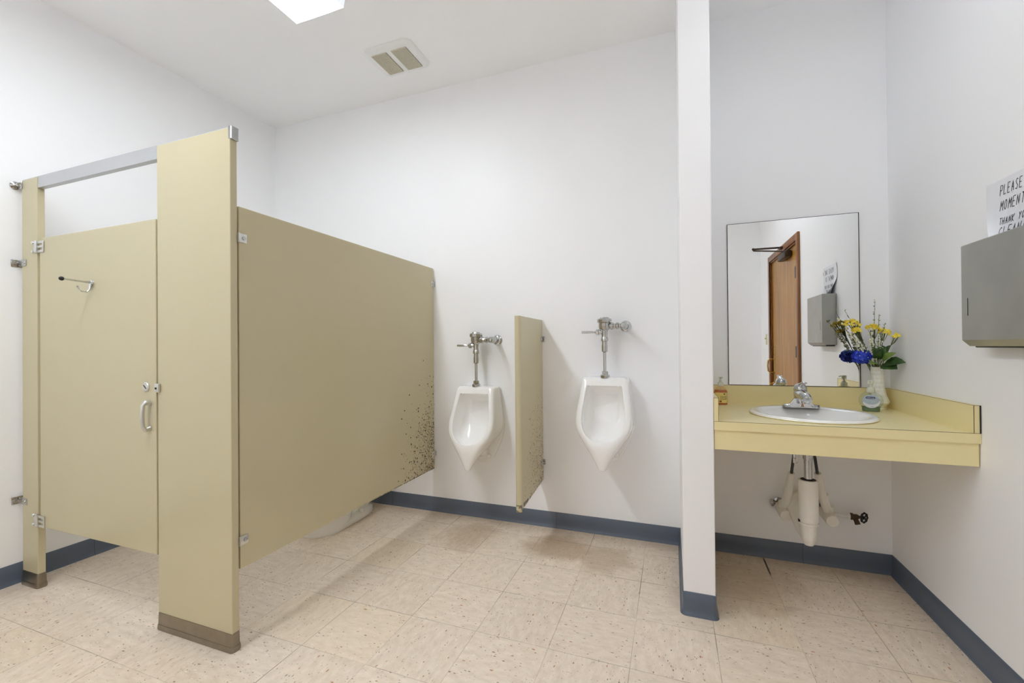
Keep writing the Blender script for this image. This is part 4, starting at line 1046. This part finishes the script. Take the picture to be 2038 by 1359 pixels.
# blue hydrangea
t = flower_root('big blue hydrangea head hanging over the left of the vase rim')
hc = Vector((0.884, 2.622, 1.096))
obj('stem', MB().tube(path3((VX, VY, VZ + 0.13), hc, (-0.01, 0, 0.05)), 0.003, 8), 'stem', t)
mb = MB(); rnd = random.Random(3)
K = 20
for k in range(K):
    zz = 1 - 2 * (k + 0.5) / K; ph = k * 2.39996; rr = sqrt(1 - zz * zz)
    nrm = Vector((rr * cos(ph), rr * sin(ph), zz)); nrm.y = nrm.y
    c = hc + Vector((nrm.x * 0.036, nrm.y * 0.028, nrm.z * 0.026))
    u = nrm.orthogonal().normalized(); u.rotate(Quaternion(nrm, rnd.uniform(0, pi))); v = nrm.cross(u)
    mb.m = 1 if (nrm.z > 0.45 and rnd.random() < 0.5) else 0
    for q_ in range(4):
        d = (u * cos(q_ * pi / 2) + v * sin(q_ * pi / 2)); sd = nrm.cross(d)
        L_ = rnd.uniform(0.021, 0.026)
        p = [c, c + d * L_ * 0.5 + sd * L_ * 0.48 + nrm * 0.002, c + d * L_ + sd * L_ * 0.2 + nrm * rnd.uniform(-0.002, 0.004), c + d * L_ - sd * L_ * 0.2 + nrm * rnd.uniform(-0.002, 0.004), c + d * L_ * 0.5 - sd * L_ * 0.48 + nrm * 0.002]
        mb.add(p, [(0, 1, 2), (0, 2, 3), (0, 3, 4)])
    mb.m = 2 if nrm.y < -0.75 else 0; mb.ball(c + nrm * 0.002, 0.0026, nu=6, nv=4)
obj('blossom', mb, ['blue', 'lightblue', 'whiteflower'], t, smooth=False)
# yellow yarrow clusters
YW_ = [((0.843, 2.61, 1.262), 0.036, 'largest yellow flower cluster, on the left in the vase'), ((0.856, 2.595, 1.228), 0.020, 'small pale yellow flower cluster just below the largest one'),
       ((0.926, 2.61, 1.240), 0.026, 'flat yellow flower cluster at the middle of the bouquet'), ((0.970, 2.605, 1.218), 0.026, 'yellow flower cluster on the right of the bouquet'),
       ((0.998, 2.56, 1.198), 0.014, 'smallest yellow flower cluster at the far right by the right wall')]
for c, R_, lab in YW_:
    t = flower_root(lab); c = Vector(c); fork = c + (rim - c) * 0.30
    obj('stem', MB().tube(path3(stem_root(), fork, (0, 0.004, 0.01)), 0.0018, 6), 'stem', t)
    st = MB(); mb = MB()
    for k in range(int(22 + R_ * 1500)):
        a_ = rnd.uniform(0, 2 * pi); r = R_ * sqrt(rnd.random()); p = c + Vector((r * cos(a_), r * sin(a_) * 0.75, R_ * 0.5 * (1 - (r / R_) ** 2) + rnd.uniform(-0.006, 0.004) + 0.35 * r * sin(a_)))
        mb.ball(p, rnd.uniform(0.0038, 0.0062), 1, 1, 0.85, 7, 5)
        if k % 4 == 0: st.tube([fork, (fork + p) / 2 + Vector((0, 0, -0.006)), p], 0.0009, 5)
    obj('stalks', st, 'stem', t); obj('blossom', mb, 'yellow', t)
# white sprays
SP = [((0.792, 2.62, 1.285), 1, 'leftmost white flower spray, with plump cream buds'), ((0.822, 2.64, 1.330), 0, 'thin grey-green sprig standing behind the largest yellow cluster'), ((0.940, 2.62, 1.372), 0, 'tallest sprig of the bouquet, with tiny green buds'),
      ((0.948, 2.60, 1.300), 0, 'shorter green sprig just right of the tallest one'), ((0.968, 2.59, 1.262), 0, 'short sprig leaning right above the yellow clusters'), ((0.838, 2.60, 1.205), 1, 'low white sprig leaning left above the blue hydrangea'), ((0.908, 2.59, 1.225), 1, 'white spray in the middle between the yellow clusters')]
for tip, wht, lab in SP:
    t = flower_root(lab); pth = path3(stem_root(), tip, (0.02 if tip[0] < 0.9 else -0.01, 0, 0.0), 14)
    obj('stem', MB().tube(pth, [0.0018 - 0.0010 * k / 14 for k in range(15)], 6), 'stem', t)
    mb = MB(); ml = MB()
    for k in range(6, 15):
        for s in range(3):
            p = pth[k] + (pth[k] - pth[k - 1]) * rnd.uniform(-0.6, 0.2); a_ = rnd.uniform(0, 2 * pi); d = Vector((cos(a_), sin(a_) * 0.7, 0.7)).normalized()
            L_ = (0.012 if wht else 0.010) * (1 - 0.4 * (k - 6) / 9)
            if wht or (k < 12 and s == 0 and tip[0] > 0.9): mb.ball(p + d * L_ * 0.9, 0.0043 if wht else 0.0034, 1, 1, 1.4, 6, 4)
            leaf_mesh(ml, p, p + d * L_ * 1.2, L_ * 0.5, (0, -1, 0.3), 0, 3)
    if mb.v: obj('buds', mb, 'whiteflower', t)
    obj('leaves', ml, 'leaflight', t, smooth=False)
# broad leaves
LV = [((0.998, 2.55, 1.040), 0.070, 'leaf', 'broad dark green leaf drooping over the right of the vase rim'), ((1.022, 2.53, 1.072), 0.056, 'leaf', 'dark green leaf pointing at the right wall beside the vase rim'), ((0.995, 2.55, 1.118), 0.040, 'leaflight', 'light green leaf arching over the right of the vase'),
      ((0.896, 2.55, 1.062), 0.052, 'leaflight', 'light green leaf pointing left under the blue hydrangea'), ((0.928, 2.58, 1.140), 0.034, 'leaf', 'upright dark green leaf at the middle of the vase'), ((0.975, 2.60, 1.148), 0.036, 'leaf', 'upright dark green leaf right of the middle of the vase')]
for tip, w_, m_, lab in LV:
    t = flower_root(lab); tip = Vector(tip); b0 = rim + (tip - rim) * 0.25 + Vector((0, 0, 0.018))
    obj('stem', MB().tube([stem_root(), rim + Vector((0, 0, 0.0)), b0], 0.0016, 6), 'stem', t)
    mb = MB(); leaf_mesh(mb, b0, tip, w_, (-0.25, -0.75, 0.6), 0.008, 10)
    if 'upright' in lab:
        for k in range(5):
            p = b0 + (tip - b0) * (0.25 + 0.16 * k)
            for s in (-1, 1): leaf_mesh(mb, p, p + Vector((s * 0.020, -0.004, 0.012)), 0.010, (0, -1, 0.3), 0.0, 4)
    obj('leaf_blade', mb, m_, t)

for o in bpy.data.objects:
    if '_o' in o: del o['_o']
